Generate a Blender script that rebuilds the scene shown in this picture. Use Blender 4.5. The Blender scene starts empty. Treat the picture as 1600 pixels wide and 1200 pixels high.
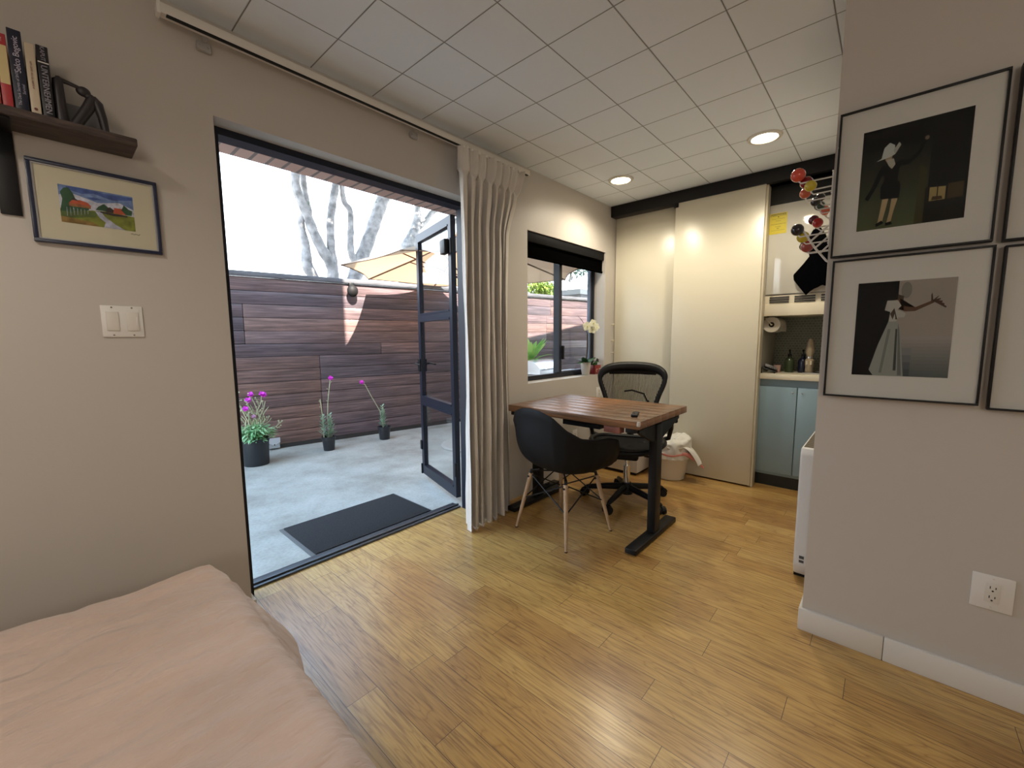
import bpy, bmesh, math, random
from mathutils import Vector, Matrix, Euler, noise
random.seed(7)
PI = math.pi
C = bpy.context.scene.collection
scene = bpy.context.scene

# ------------------------------------------------------------------ camera
F_PX, YAW, PITCH, ROLL, CAM_H = 651.636, 0.732688, 0.109134, -0.0073771, 1.2075
def make_camera():
    cy, sy, cp, sp = math.cos(YAW), math.sin(YAW), math.cos(PITCH), math.sin(PITCH)
    fw = Vector((cy*cp, sy*cp, -sp)); r = Vector((sy, -cy, 0)); u = r.cross(fw)
    r2 = math.cos(ROLL)*r + math.sin(ROLL)*u; u2 = -math.sin(ROLL)*r + math.cos(ROLL)*u
    cd = bpy.data.cameras.new('camera'); cd.sensor_width = 36; cd.sensor_fit = 'HORIZONTAL'
    cd.lens = F_PX/1600*36; cd.clip_start = 0.02; cd.clip_end = 300
    co = bpy.data.objects.new('camera', cd); C.objects.link(co)
    m = Matrix((r2, u2, -fw)).transposed().to_4x4(); m.translation = Vector((0, 0, CAM_H))
    co.matrix_world = m; scene.camera = co
make_camera()

# ------------------------------------------------------------------ light and exposure
scene.view_settings.view_transform = 'Standard'
scene.view_settings.look = 'None'
scene.view_settings.gamma = 1.0
scene.view_settings.use_curve_mapping = False
scene.view_settings.exposure = 0.58
w = bpy.data.worlds.new('sky'); scene.world = w; w.use_nodes = True
wn = w.node_tree.nodes; wl = w.node_tree.links; wn.clear()
wo = wn.new('ShaderNodeOutputWorld'); wb = wn.new('ShaderNodeBackground')
wtc = wn.new('ShaderNodeTexCoord'); wsep = wn.new('ShaderNodeSeparateXYZ'); wr = wn.new('ShaderNodeValToRGB')
wl.new(wtc.outputs['Generated'], wsep.inputs[0]); wl.new(wsep.outputs['Z'], wr.inputs['Fac'])
wr.color_ramp.elements[0].position = 0.0; wr.color_ramp.elements[0].color = (0.90, 0.96, 1.0, 1)
wr.color_ramp.elements[1].position = 0.75; wr.color_ramp.elements[1].color = (0.47, 0.70, 1.0, 1)
wl.new(wr.outputs[0], wb.inputs[0]); wb.inputs[1].default_value = 4.0
wl.new(wb.outputs[0], wo.inputs[0])
def light(name, kind, loc, energy, color, size=0.1, rot=(0, 0, 0), spot=None):
    d = bpy.data.lights.new(name, kind); d.energy = energy; d.color = color
    if kind == 'AREA': d.shape = 'DISK'; d.size = size
    elif kind == 'SUN': d.angle = size
    else: d.shadow_soft_size = size
    if spot: d.spot_size = spot; d.spot_blend = 0.6
    o = bpy.data.objects.new(name, d); C.objects.link(o); o.location = loc; o.rotation_euler = rot
    return o
SUN_DIR = Vector((0.33, 1.0, -1.07)).normalized()
so = light('sun', 'SUN', (0, -3, 8), 25, (1.0, 0.92, 0.80), 0.009)
so.rotation_euler = SUN_DIR.to_track_quat('-Z', 'Y').to_euler()
WARM = (1.0, 0.89, 0.70)
NEUT = (1.0, 0.91, 0.79)
light('fill_light', 'POINT', (-1.3, -1.5, 1.75), 25, NEUT, 0.25)  # fill light added behind the camera to lift walls and ceiling
LAMPS = [(3.11, 1.64, 1), (3.077, 0.654, 1), (-0.75, 0.95, 1)]
LAMP_W = 30

# ------------------------------------------------------------------ materials
def lin(c):
    return tuple((x/255/12.92 if x/255 <= 0.04045 else ((x/255+0.055)/1.055)**2.4) for x in c)
MATS = {}
def mat(name, col, rough=0.5, metal=0.0, spec=0.5, noise_amt=0.0, nscale=20, bump=0.0, bscale=200, stretch=(1, 1, 1), coat=0.0, emit=None, estr=1, sheen=0, trans=0, sss=0, coord='Object'):
    if name in MATS: return MATS[name]
    m = bpy.data.materials.new(name); m.use_nodes = True
    nt = m.node_tree; b = nt.nodes['Principled BSDF']
    b.inputs['Base Color'].default_value = (*col, 1); b.inputs['Roughness'].default_value = rough
    b.inputs['Metallic'].default_value = metal; b.inputs['Specular IOR Level'].default_value = spec
    b.inputs['Coat Weight'].default_value = coat
    b.inputs['Sheen Weight'].default_value = sheen
    if trans: b.inputs['Transmission Weight'].default_value = trans
    if sss:
        b.inputs['Subsurface Weight'].default_value = sss; b.inputs['Subsurface Radius'].default_value = (0.02, 0.02, 0.02)
    if emit:
        b.inputs['Emission Color'].default_value = (*emit, 1); b.inputs['Emission Strength'].default_value = estr
    tc = mp = None
    if noise_amt or bump:
        tc = nt.nodes.new('ShaderNodeTexCoord'); mp = nt.nodes.new('ShaderNodeMapping')
        nt.links.new(tc.outputs[coord], mp.inputs[0]); mp.inputs['Scale'].default_value = stretch
    if noise_amt:
        n = nt.nodes.new('ShaderNodeTexNoise'); n.inputs['Scale'].default_value = nscale; n.inputs['Detail'].default_value = 6
        nt.links.new(mp.outputs[0], n.inputs['Vector'])
        r = nt.nodes.new('ShaderNodeValToRGB')
        r.color_ramp.elements[0].position = 0.3; r.color_ramp.elements[1].position = 0.7
        r.color_ramp.elements[0].color = (*[x*(1-noise_amt) for x in col], 1)
        r.color_ramp.elements[1].color = (*[min(1, x*(1+noise_amt)) for x in col], 1)
        nt.links.new(n.outputs['Fac'], r.inputs[0]); nt.links.new(r.outputs[0], b.inputs['Base Color'])
    if bump:
        n2 = nt.nodes.new('ShaderNodeTexNoise'); n2.inputs['Scale'].default_value = bscale; n2.inputs['Detail'].default_value = 4
        nt.links.new(mp.outputs[0], n2.inputs['Vector'])
        bp = nt.nodes.new('ShaderNodeBump'); bp.inputs['Strength'].default_value = bump; bp.inputs['Distance'].default_value = 0.002
        nt.links.new(n2.outputs['Fac'], bp.inputs['Height']); nt.links.new(bp.outputs[0], b.inputs['Normal'])
    MATS[name] = m
    return m
def math_node(nt, op, a, b=None):
    n = nt.nodes.new('ShaderNodeMath'); n.operation = op
    for i, v in enumerate((a, b)):
        if v is None: continue
        if isinstance(v, (int, float)): n.inputs[i].default_value = v
        else: nt.links.new(v, n.inputs[i])
    return n.outputs[0]
def ramp(nt, fac, stops):
    r = nt.nodes.new('ShaderNodeValToRGB'); e = r.color_ramp.elements
    e[0].position, e[0].color = stops[0][0], (*stops[0][1], 1)
    e[1].position, e[1].color = stops[-1][0], (*stops[-1][1], 1)
    for p, c in stops[1:-1]:
        x = e.new(p); x.color = (*c, 1)
    nt.links.new(fac, r.inputs[0]); return r.outputs[0]
def mixc(nt, f, a, b, mode='MIX'):
    n = nt.nodes.new('ShaderNodeMix'); n.data_type = 'RGBA'; n.blend_type = mode
    for s, v in ((n.inputs[0], f), (n.inputs[6], a), (n.inputs[7], b)):
        if isinstance(v, (int, float)): s.default_value = v
        elif isinstance(v, tuple): s.default_value = (*v, 1)
        else: nt.links.new(v, s)
    return n.outputs[2]
def new_nt(name):
    m = bpy.data.materials.new(name); m.use_nodes = True; MATS[name] = m
    return m, m.node_tree, m.node_tree.nodes['Principled BSDF']

def plank_floor():
    m, nt, b = new_nt('oak_planks')
    geo = nt.nodes.new('ShaderNodeNewGeometry'); sp = nt.nodes.new('ShaderNodeSeparateXYZ'); nt.links.new(geo.outputs['Position'], sp.inputs[0])
    X, Y = sp.outputs[0], sp.outputs[1]
    W_, L_ = 0.112, 0.86
    row = math_node(nt, 'FLOOR', math_node(nt, 'DIVIDE', X, W_))
    wn1 = nt.nodes.new('ShaderNodeTexWhiteNoise'); wn1.noise_dimensions = '1D'; nt.links.new(row, wn1.inputs['W'])
    ys = math_node(nt, 'ADD', math_node(nt, 'DIVIDE', Y, L_), wn1.outputs['Value'])
    idx = math_node(nt, 'FLOOR', ys)
    cmb = nt.nodes.new('ShaderNodeCombineXYZ'); nt.links.new(row, cmb.inputs[0]); nt.links.new(idx, cmb.inputs[1])
    wn2 = nt.nodes.new('ShaderNodeTexWhiteNoise'); wn2.noise_dimensions = '3D'; nt.links.new(cmb.outputs[0], wn2.inputs['Vector'])
    rnd = wn2.outputs['Value']
    fx = math_node(nt, 'FRACT', math_node(nt, 'DIVIDE', X, W_)); fy = math_node(nt, 'FRACT', ys)
    ex = math_node(nt, 'MULTIPLY', math_node(nt, 'MINIMUM', fx, math_node(nt, 'SUBTRACT', 1.0, fx)), W_)
    ey = math_node(nt, 'MULTIPLY', math_node(nt, 'MINIMUM', fy, math_node(nt, 'SUBTRACT', 1.0, fy)), L_)
    edge = math_node(nt, 'MINIMUM', ex, ey)
    seam = math_node(nt, 'LESS_THAN', edge, 0.0009)
    cv = nt.nodes.new('ShaderNodeCombineXYZ')
    nt.links.new(math_node(nt, 'ADD', math_node(nt, 'MULTIPLY', X, 9.0), math_node(nt, 'MULTIPLY', rnd, 37.0)), cv.inputs[0])
    nt.links.new(math_node(nt, 'ADD', math_node(nt, 'MULTIPLY', Y, 1.3), math_node(nt, 'MULTIPLY', rnd, 91.0)), cv.inputs[1])
    n1 = nt.nodes.new('ShaderNodeTexNoise'); n1.inputs['Scale'].default_value = 1.3; n1.inputs['Detail'].default_value = 2; n1.inputs['Distortion'].default_value = 0.6
    nt.links.new(cv.outputs[0], n1.inputs['Vector'])
    rings = math_node(nt, 'FRACT', math_node(nt, 'MULTIPLY', n1.outputs['Fac'], 11.0))
    tri = math_node(nt, 'ABSOLUTE', math_node(nt, 'SUBTRACT', math_node(nt, 'MULTIPLY', rings, 2.0), 1.0))
    cv2 = nt.nodes.new('ShaderNodeCombineXYZ')
    nt.links.new(math_node(nt, 'MULTIPLY', X, 160.0), cv2.inputs[0]); nt.links.new(math_node(nt, 'MULTIPLY', Y, 7.0), cv2.inputs[1]); nt.links.new(rnd, cv2.inputs[2])
    n2 = nt.nodes.new('ShaderNodeTexNoise'); n2.inputs['Scale'].default_value = 1.0; n2.inputs['Detail'].default_value = 5
    nt.links.new(cv2.outputs[0], n2.inputs['Vector'])
    base = ramp(nt, rnd, [(0.0, (0.42, 0.235, 0.070)), (0.4, (0.49, 0.295, 0.092)), (0.75, (0.52, 0.325, 0.105)), (1.0, (0.57, 0.38, 0.14))])
    g = ramp(nt, tri, [(0.0, (0.62, 0.5, 0.40)), (0.22, (0.93, 0.9, 0.86)), (1.0, (1.05, 1.05, 1.05))])
    c = mixc(nt, 0.55, base, g, 'MULTIPLY')
    g2 = ramp(nt, n2.outputs['Fac'], [(0.33, (0.50, 0.40, 0.32)), (0.5, (1.0, 1.0, 1.0)), (0.7, (1.18, 1.18, 1.15))])
    c = mixc(nt, 0.7, c, g2, 'MULTIPLY')
    nb = nt.nodes.new('ShaderNodeTexNoise'); nb.inputs['Scale'].default_value = 2.2; nb.inputs['Detail'].default_value = 5
    nt.links.new(geo.outputs['Position'], nb.inputs['Vector'])
    c = mixc(nt, 0.6, c, ramp(nt, nb.outputs['Fac'], [(0.32, (0.60, 0.47, 0.38)), (0.5, (1, 1, 1)), (0.72, (1.15, 1.12, 1.05))]), 'MULTIPLY')
    c = mixc(nt, seam, c, (0.07, 0.035, 0.015))
    nt.links.new(c, b.inputs['Base Color'])
    b.inputs['Coat Weight'].default_value = 0.45; b.inputs['Coat Roughness'].default_value = 0.24
    rr = ramp(nt, n2.outputs['Fac'], [(0.3, (0.42,)*3), (0.7, (0.27,)*3)])
    nt.links.new(rr, b.inputs['Roughness'])
    bp = nt.nodes.new('ShaderNodeBump'); bp.inputs['Strength'].default_value = 0.25; bp.inputs['Distance'].default_value = 0.001
    h = math_node(nt, 'SUBTRACT', n2.outputs['Fac'], math_node(nt, 'MULTIPLY', seam, 1.5))
    nt.links.new(h, bp.inputs['Height']); nt.links.new(bp.outputs[0], b.inputs['Normal'])
    return m

def tile_ceiling():
    m, nt, b = new_nt('ceiling_tiles')
    geo = nt.nodes.new('ShaderNodeNewGeometry'); sp = nt.nodes.new('ShaderNodeSeparateXYZ'); nt.links.new(geo.outputs['Position'], sp.inputs[0])
    S = 0.3057; es = []
    for o, off in ((sp.outputs[0], 1.214), (sp.outputs[1], 1.151)):
        f = math_node(nt, 'FRACT', math_node(nt, 'DIVIDE', math_node(nt, 'SUBTRACT', o, off), S))
        es.append(math_node(nt, 'MULTIPLY', math_node(nt, 'MINIMUM', f, math_node(nt, 'SUBTRACT', 1.0, f)), S))
    e = math_node(nt, 'MINIMUM', es[0], es[1])
    groove = ramp(nt, e, [(0.0012, (0, 0, 0)), (0.0038, (1, 1, 1))])
    n = nt.nodes.new('ShaderNodeTexNoise'); n.inputs['Scale'].default_value = 420; nt.links.new(geo.outputs['Position'], n.inputs['Vector'])
    c = mixc(nt, groove, (0.11, 0.10, 0.09), (0.79, 0.84, 0.90))
    nt.links.new(c, b.inputs['Base Color']); b.inputs['Roughness'].default_value = 0.75
    bp = nt.nodes.new('ShaderNodeBump'); bp.inputs['Strength'].default_value = 0.6; bp.inputs['Distance'].default_value = 0.004
    rg = nt.nodes.new('ShaderNodeRGBToBW'); nt.links.new(groove, rg.inputs[0])
    nt.links.new(math_node(nt, 'ADD', rg.outputs[0], math_node(nt, 'MULTIPLY', n.outputs['Fac'], 0.15)), bp.inputs['Height']); nt.links.new(bp.outputs[0], b.inputs['Normal'])
    return m

def board_wood(name, c1, c2, c3, axis=0, pitch=0.145, z0=0.0, length=2.4, rough=0.5, tone=False):
    """weathered horizontal boards: tone per board and run, grain along X"""
    m, nt, b = new_nt(name)
    tc = nt.nodes.new('ShaderNodeTexCoord'); sp = nt.nodes.new('ShaderNodeSeparateXYZ'); nt.links.new(tc.outputs['Object'], sp.inputs[0])
    L, Z = sp.outputs[axis], sp.outputs[2 if axis != 2 else 0]
    row = math_node(nt, 'FLOOR', math_node(nt, 'DIVIDE', math_node(nt, 'SUBTRACT', Z, z0), pitch))
    grp = math_node(nt, 'FLOOR', math_node(nt, 'DIVIDE', row, 3.0))
    wn0 = nt.nodes.new('ShaderNodeTexWhiteNoise'); wn0.noise_dimensions = '1D'; nt.links.new(grp, wn0.inputs['W'])
    li = math_node(nt, 'FLOOR', math_node(nt, 'ADD', math_node(nt, 'DIVIDE', L, length), wn0.outputs['Value']))
    cmb = nt.nodes.new('ShaderNodeCombineXYZ'); nt.links.new(row, cmb.inputs[0]); nt.links.new(li, cmb.inputs[1])
    wn2 = nt.nodes.new('ShaderNodeTexWhiteNoise'); nt.links.new(cmb.outputs[0], wn2.inputs['Vector'])
    rnd = wn2.outputs['Value']
    if tone:
        at = nt.nodes.new('ShaderNodeAttribute'); at.attribute_name = 'tone'; rnd = at.outputs['Fac']
    cv = nt.nodes.new('ShaderNodeCombineXYZ')
    nt.links.new(math_node(nt, 'MULTIPLY', L, 2.5), cv.inputs[0]); nt.links.new(math_node(nt, 'MULTIPLY', Z, 60.0), cv.inputs[2]); nt.links.new(math_node(nt, 'MULTIPLY', rnd, 50.0), cv.inputs[1])
    n = nt.nodes.new('ShaderNodeTexNoise'); n.inputs['Scale'].default_value = 1.0; n.inputs['Detail'].default_value = 7; n.inputs['Roughness'].default_value = 0.65
    nt.links.new(cv.outputs[0], n.inputs['Vector'])
    nb = nt.nodes.new('ShaderNodeTexNoise'); nb.inputs['Scale'].default_value = 1.4; nb.inputs['Detail'].default_value = 4
    nt.links.new(tc.outputs['Object'], nb.inputs['Vector'])
    f = math_node(nt, 'ADD', math_node(nt, 'MULTIPLY', rnd, 0.55), math_node(nt, 'MULTIPLY', nb.outputs['Fac'], 0.5))
    c = ramp(nt, f, [(0.2, c1), (0.5, c2), (0.85, c3)])
    c = mixc(nt, 0.8, c, ramp(nt, n.outputs['Fac'], [(0.32, (0.40, 0.36, 0.35)), (0.5, (1, 1, 1)), (0.68, (2.0, 1.85, 1.8))]), 'MULTIPLY')
    nt.links.new(c, b.inputs['Base Color']); b.inputs['Roughness'].default_value = rough
    bp = nt.nodes.new('ShaderNodeBump'); bp.inputs['Strength'].default_value = 0.4; bp.inputs['Distance'].default_value = 0.003
    nt.links.new(n.outputs['Fac'], bp.inputs['Height']); nt.links.new(bp.outputs[0], b.inputs['Normal'])
    return m

def glass_mat(name='pane_glass', f0=0.04, f1=0.9):
    m = bpy.data.materials.new(name); m.use_nodes = True; nt = m.node_tree; nt.nodes.clear()
    o = nt.nodes.new('ShaderNodeOutputMaterial'); t = nt.nodes.new('ShaderNodeBsdfTransparent'); g = nt.nodes.new('ShaderNodeBsdfGlossy')
    g.inputs['Roughness'].default_value = 0.0; t.inputs[0].default_value = (0.96, 0.97, 0.97, 1)
    ge = nt.nodes.new('ShaderNodeNewGeometry'); vm = nt.nodes.new('ShaderNodeVectorMath'); vm.operation = 'DOT_PRODUCT'
    nt.links.new(ge.outputs['Incoming'], vm.inputs[0]); nt.links.new(ge.outputs['Normal'], vm.inputs[1])
    k = math_node(nt, 'POWER', math_node(nt, 'SUBTRACT', 1.0, math_node(nt, 'ABSOLUTE', vm.outputs['Value'])), 5.0)
    fac = math_node(nt, 'ADD', math_node(nt, 'MULTIPLY', k, f1), f0); mx = nt.nodes.new('ShaderNodeMixShader')
    nt.links.new(fac, mx.inputs[0]); nt.links.new(t.outputs[0], mx.inputs[1]); nt.links.new(g.outputs[0], mx.inputs[2]); nt.links.new(mx.outputs[0], o.inputs[0])
    MATS[name] = m; return m

def mesh_fabric():
    m = bpy.data.materials.new('chair_mesh'); m.use_nodes = True; nt = m.node_tree
    b = nt.nodes['Principled BSDF']; b.inputs['Base Color'].default_value = (0.006, 0.006, 0.007, 1); b.inputs['Roughness'].default_value = 0.6; b.inputs['Specular IOR Level'].default_value = .2
    tc = nt.nodes.new('ShaderNodeTexCoord'); sp = nt.nodes.new('ShaderNodeSeparateXYZ'); nt.links.new(tc.outputs['Object'], sp.inputs[0])
    n = nt.nodes.new('ShaderNodeTexNoise'); n.inputs['Scale'].default_value = 14; nt.links.new(tc.outputs['Object'], n.inputs['Vector'])
    yy = math_node(nt, 'ADD', math_node(nt, 'MULTIPLY', sp.outputs[1], 115.0), math_node(nt, 'MULTIPLY', n.outputs['Fac'], 1.2))
    s = math_node(nt, 'GREATER_THAN', math_node(nt, 'FRACT', yy), 0.60)
    t = nt.nodes.new('ShaderNodeBsdfTransparent'); mx = nt.nodes.new('ShaderNodeMixShader'); o = nt.nodes['Material Output']
    nt.links.new(s, mx.inputs[0]); nt.links.new(b.outputs[0], mx.inputs[1]); nt.links.new(t.outputs[0], mx.inputs[2]); nt.links.new(mx.outputs[0], o.inputs[0])
    MATS['chair_mesh'] = m; return m

def concrete():
    m, nt, b = new_nt('patio_concrete')
    geo = nt.nodes.new('ShaderNodeNewGeometry')
    n = nt.nodes.new('ShaderNodeTexNoise'); n.inputs['Scale'].default_value = 1.7; n.inputs['Detail'].default_value = 9; n.inputs['Roughness'].default_value = 0.65
    n2 = nt.nodes.new('ShaderNodeTexNoise'); n2.inputs['Scale'].default_value = 60; n2.inputs['Detail'].default_value = 4
    nt.links.new(geo.outputs['Position'], n.inputs['Vector']); nt.links.new(geo.outputs['Position'], n2.inputs['Vector'])
    c = ramp(nt, n.outputs['Fac'], [(0.3, (0.22, 0.21, 0.185)), (0.48, (0.33, 0.335, 0.31)), (0.7, (0.45, 0.465, 0.45))])
    c = mixc(nt, 0.5, c, ramp(nt, n2.outputs['Fac'], [(0.3, (0.75, 0.75, 0.75)), (0.6, (1.05, 1.05, 1.05))]), 'MULTIPLY')
    nt.links.new(c, b.inputs['Base Color']); b.inputs['Roughness'].default_value = 0.7
    bp = nt.nodes.new('ShaderNodeBump'); bp.inputs['Strength'].default_value = 0.3; bp.inputs['Distance'].default_value = 0.003
    nt.links.new(n2.outputs['Fac'], bp.inputs['Height']); nt.links.new(bp.outputs[0], b.inputs['Normal'])
    return m

def brick_mat(name, c1, c2, mortar, scale_w, scale_h, msize, swap, rough=0.7, off=0.5):
    m, nt, b = new_nt(name)
    tc = nt.nodes.new('ShaderNodeTexCoord'); sp = nt.nodes.new('ShaderNodeSeparateXYZ'); nt.links.new(tc.outputs['Object'], sp.inputs[0])
    cv = nt.nodes.new('ShaderNodeCombineXYZ'); nt.links.new(sp.outputs[swap[0]], cv.inputs[0]); nt.links.new(sp.outputs[swap[1]], cv.inputs[1])
    br = nt.nodes.new('ShaderNodeTexBrick'); nt.links.new(cv.outputs[0], br.inputs['Vector']); br.offset = off
    br.inputs['Color1'].default_value = (*c1, 1); br.inputs['Color2'].default_value = (*c2, 1); br.inputs['Mortar'].default_value = (*mortar, 1)
    br.inputs['Scale'].default_value = 1.0; br.inputs['Mortar Size'].default_value = msize; br.inputs['Brick Width'].default_value = scale_w; br.inputs['Row Height'].default_value = scale_h
    nt.links.new(br.outputs['Color'], b.inputs['Base Color']); b.inputs['Roughness'].default_value = rough
    return m

def leaf_mat(name, c, c2, tr=0.35):
    m, nt, b = new_nt(name)
    tc = nt.nodes.new('ShaderNodeTexCoord'); n = nt.nodes.new('ShaderNodeTexNoise'); n.inputs['Scale'].default_value = 9; nt.links.new(tc.outputs['Object'], n.inputs['Vector'])
    col = ramp(nt, n.outputs['Fac'], [(0.35, c), (0.65, c2)]); nt.links.new(col, b.inputs['Base Color']); b.inputs['Roughness'].default_value = 0.5
    t = nt.nodes.new('ShaderNodeBsdfTranslucent'); nt.links.new(col, t.inputs[0]); mx = nt.nodes.new('ShaderNodeMixShader'); mx.inputs[0].default_value = tr
    nt.links.new(b.outputs[0], mx.inputs[1]); nt.links.new(t.outputs[0], mx.inputs[2]); nt.links.new(mx.outputs[0], nt.nodes['Material Output'].inputs[0])
    return m

M_WALL = mat('wall_paint', (0.52, 0.485, 0.445), 0.42, spec=0.35, bump=0.15, bscale=90)
M_FLOOR = plank_floor(); M_CEIL = tile_ceiling(); M_GLASS = glass_mat(); M_PGLASS = glass_mat('picture_glass', 0.008, 0.35); M_CONC = concrete(); M_MESH = mesh_fabric()
M_BLACK = mat('black_metal', (0.007, 0.007, 0.008), 0.45, 0.0, 0.3)
M_NAVY = mat('dark_bronze_metal', (0.006, 0.008, 0.018), 0.38, 0.0, 0.4)
M_BPL = mat('black_plastic', (0.006, 0.006, 0.007), 0.45, 0, 0.25)
M_WHITE = mat('white_paint', (0.66, 0.63, 0.58), 0.4)
M_WPL = mat('white_plastic', (0.72, 0.70, 0.67), 0.3)
M_PANEL = mat('panel_paint', (0.66, 0.62, 0.50), 0.30, spec=0.5)
M_CREAM = mat('cream_laminate', (0.70, 0.64, 0.50), 0.35)
M_BLUE = mat('blue_cabinet_paint', (0.27, 0.385, 0.45), 0.3)
M_CURT = mat('linen_curtain', (0.64, 0.60, 0.555), 0.85, noise_amt=0.05, nscale=8, bump=0.35, bscale=500, sheen=0.2)
M_BED = mat('blush_linen', (0.55, 0.42, 0.36), 0.85, noise_amt=0.10, nscale=3.5, bump=1.0, bscale=10, sheen=0.25, stretch=(.8, 2.2, 1))
for n_ in M_BED.node_tree.nodes:
    if n_.type == 'BUMP': n_.inputs['Distance'].default_value = 0.02
M_STEEL = mat('stainless_steel', (0.62, 0.63, 0.65), 0.25, 0.9)
M_CHROME = mat('chrome', (0.7, 0.7, 0.7), 0.12, 1.0)
M_DARKWOOD = mat('dark_wood', (0.06, 0.042, 0.036), 0.55, noise_amt=0.55, nscale=12, stretch=(1.5, 14, 14), bump=0.5, bscale=40)
M_LEGWOOD = mat('pale_maple_legs', (0.40, 0.27, 0.17), 0.45, noise_amt=0.2, nscale=30, stretch=(4, 4, 0.6))
# ------------------------------------------------------------------ mesh helpers
class MB:
    def __init__(s, toned=False):
        s.bm = bmesh.new(); s.mi = 0; s.tone = 0; s.tl = s.bm.verts.layers.float.new('tone') if toned else None
    def _add(s, verts, faces, smooth=False):
        vs = [s.bm.verts.new(v) for v in verts]
        if s.tl:
            for v in vs: v[s.tl] = s.tone
        for f in faces:
            try: fc = s.bm.faces.new([vs[i] for i in f])
            except ValueError: continue
            fc.smooth = smooth; fc.material_index = s.mi
        return vs
    def box(s, c, d, rot=None, bev=0.0, seg=2):
        t = bmesh.new(); bmesh.ops.create_cube(t, size=1.0)
        for v in t.verts: v.co = Vector((v.co.x*d[0], v.co.y*d[1], v.co.z*d[2]))
        if bev > 0: bmesh.ops.bevel(t, geom=list(t.edges), offset=min(bev, min(d)*0.49), segments=seg, profile=0.5, affect='EDGES')
        R = Euler(rot).to_matrix() if rot else Matrix.Identity(3)
        t.verts.index_update()
        s._add([R @ v.co + Vector(c) for v in t.verts], [[v.index for v in f.verts] for f in t.faces], bev > 0)
        t.free(); return s
    def bb(s, a, b, bev=0.0, seg=2):
        return s.box([(a[i]+b[i])/2 for i in range(3)], [abs(b[i]-a[i]) for i in range(3)], bev=bev, seg=seg)
    def bar(s, a, b, w, h, bev=0.0, up=(0, 0, 1)):
        a = Vector(a); b = Vector(b); d = b-a; L = d.length; x = d.normalized(); y = Vector(up).cross(x)
        if y.length < 1e-4: y = Vector((0, 1, 0)).cross(x)
        y.normalize(); z = x.cross(y); R = Matrix((x, y, z)).transposed()
        return s.box((a+b)/2, (L, w, h), rot=R.to_euler(), bev=bev)
    def tube(s, pts, r, n=10, cap=True, closed=False, sx=1.0):
        pts = [Vector(p) for p in pts]; rr = r if isinstance(r, (list, tuple)) else [r]*len(pts)
        N = len(pts); rings = []; prev = None
        for i, p in enumerate(pts):
            if closed: t = pts[(i+1) % N]-pts[i-1]
            else: t = (pts[min(i+1, N-1)]-pts[max(i-1, 0)])
            t.normalize()
            if prev is None:
                a = Vector((0, 0, 1)) if abs(t.z) < 0.9 else Vector((1, 0, 0)); u = t.cross(a).normalized()
            else:
                u = prev - t*prev.dot(t); u.normalize()
            prev = u; v = t.cross(u)
            rings.append([p + (u*math.cos(2*PI*k/n)*sx + v*math.sin(2*PI*k/n))*rr[i] for k in range(n)])
        vs = [x for rg in rings for x in rg]; fs = []
        for i in range(N if closed else N-1):
            j = (i+1) % N
            for k in range(n): fs.append((i*n+k, i*n+(k+1) % n, j*n+(k+1) % n, j*n+k))
        if cap and not closed: fs.append(list(range(n))[::-1]); fs.append([(N-1)*n+k for k in range(n)])
        s._add(vs, fs, True); return s
    def cyl(s, a, b, r0, r1=None, n=24):
        return s.tube([a, b], [r0, r0 if r1 is None else r1], n)
    def lathe(s, prof, c=(0, 0, 0), n=32, axis='z', cap=True):
        vs = []; fs = []
        for (r, z) in prof:
            for k in range(n):
                a = 2*PI*k/n; x, y = r*math.cos(a), r*math.sin(a)
                p = (x, y, z) if axis == 'z' else ((z, x, y) if axis == 'x' else (x, z, y))
                vs.append(Vector(p)+Vector(c))
        for i in range(len(prof)-1):
            for k in range(n): fs.append((i*n+k, i*n+(k+1) % n, (i+1)*n+(k+1) % n, (i+1)*n+k))
        if cap: fs.append(list(range(n))[::-1]); fs.append([(len(prof)-1)*n+k for k in range(n)])
        s._add(vs, fs, True); return s
    def sphere(s, c, r, n=16, sc=(1, 1, 1)):
        m = n//2; prof = [(max(1e-4, math.sin(PI*i/m)), -math.cos(PI*i/m)) for i in range(m+1)]
        vs = []; fs = []
        for (a, z) in prof:
            for k in range(n):
                t = 2*PI*k/n; vs.append(Vector(c)+Vector((r*a*math.cos(t)*sc[0], r*a*math.sin(t)*sc[1], r*z*sc[2])))
        for i in range(m):
            for k in range(n): fs.append((i*n+k, i*n+(k+1) % n, (i+1)*n+(k+1) % n, (i+1)*n+k))
        s._add(vs, fs, True); return s
    def prism(s, poly, o, ax, ay, depth):
        """polygon (2d) in plane o + ax*u + ay*v, extruded by vector depth"""
        o, ax, ay, dp = Vector(o), Vector(ax), Vector(ay), Vector(depth); n = len(poly)
        vs = [o+ax*p[0]+ay*p[1] for p in poly]; vs += [v+dp for v in vs]
        fs = [list(range(n))[::-1], list(range(n, 2*n))]+[(i, (i+1) % n, n+(i+1) % n, n+i) for i in range(n)]
        s._add(vs, fs); return s
    def grid(s, fn, nu, nv, closed_u=False):
        vs = [fn(i/(nu if closed_u else nu-1), j/(nv-1)) for j in range(nv) for i in range(nu)]; fs = []
        for j in range(nv-1):
            for i in range(nu if closed_u else nu-1):
                i2 = (i+1) % nu; fs.append((j*nu+i, j*nu+i2, (j+1)*nu+i2, (j+1)*nu+i))
        s._add(vs, fs, True); return s
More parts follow.
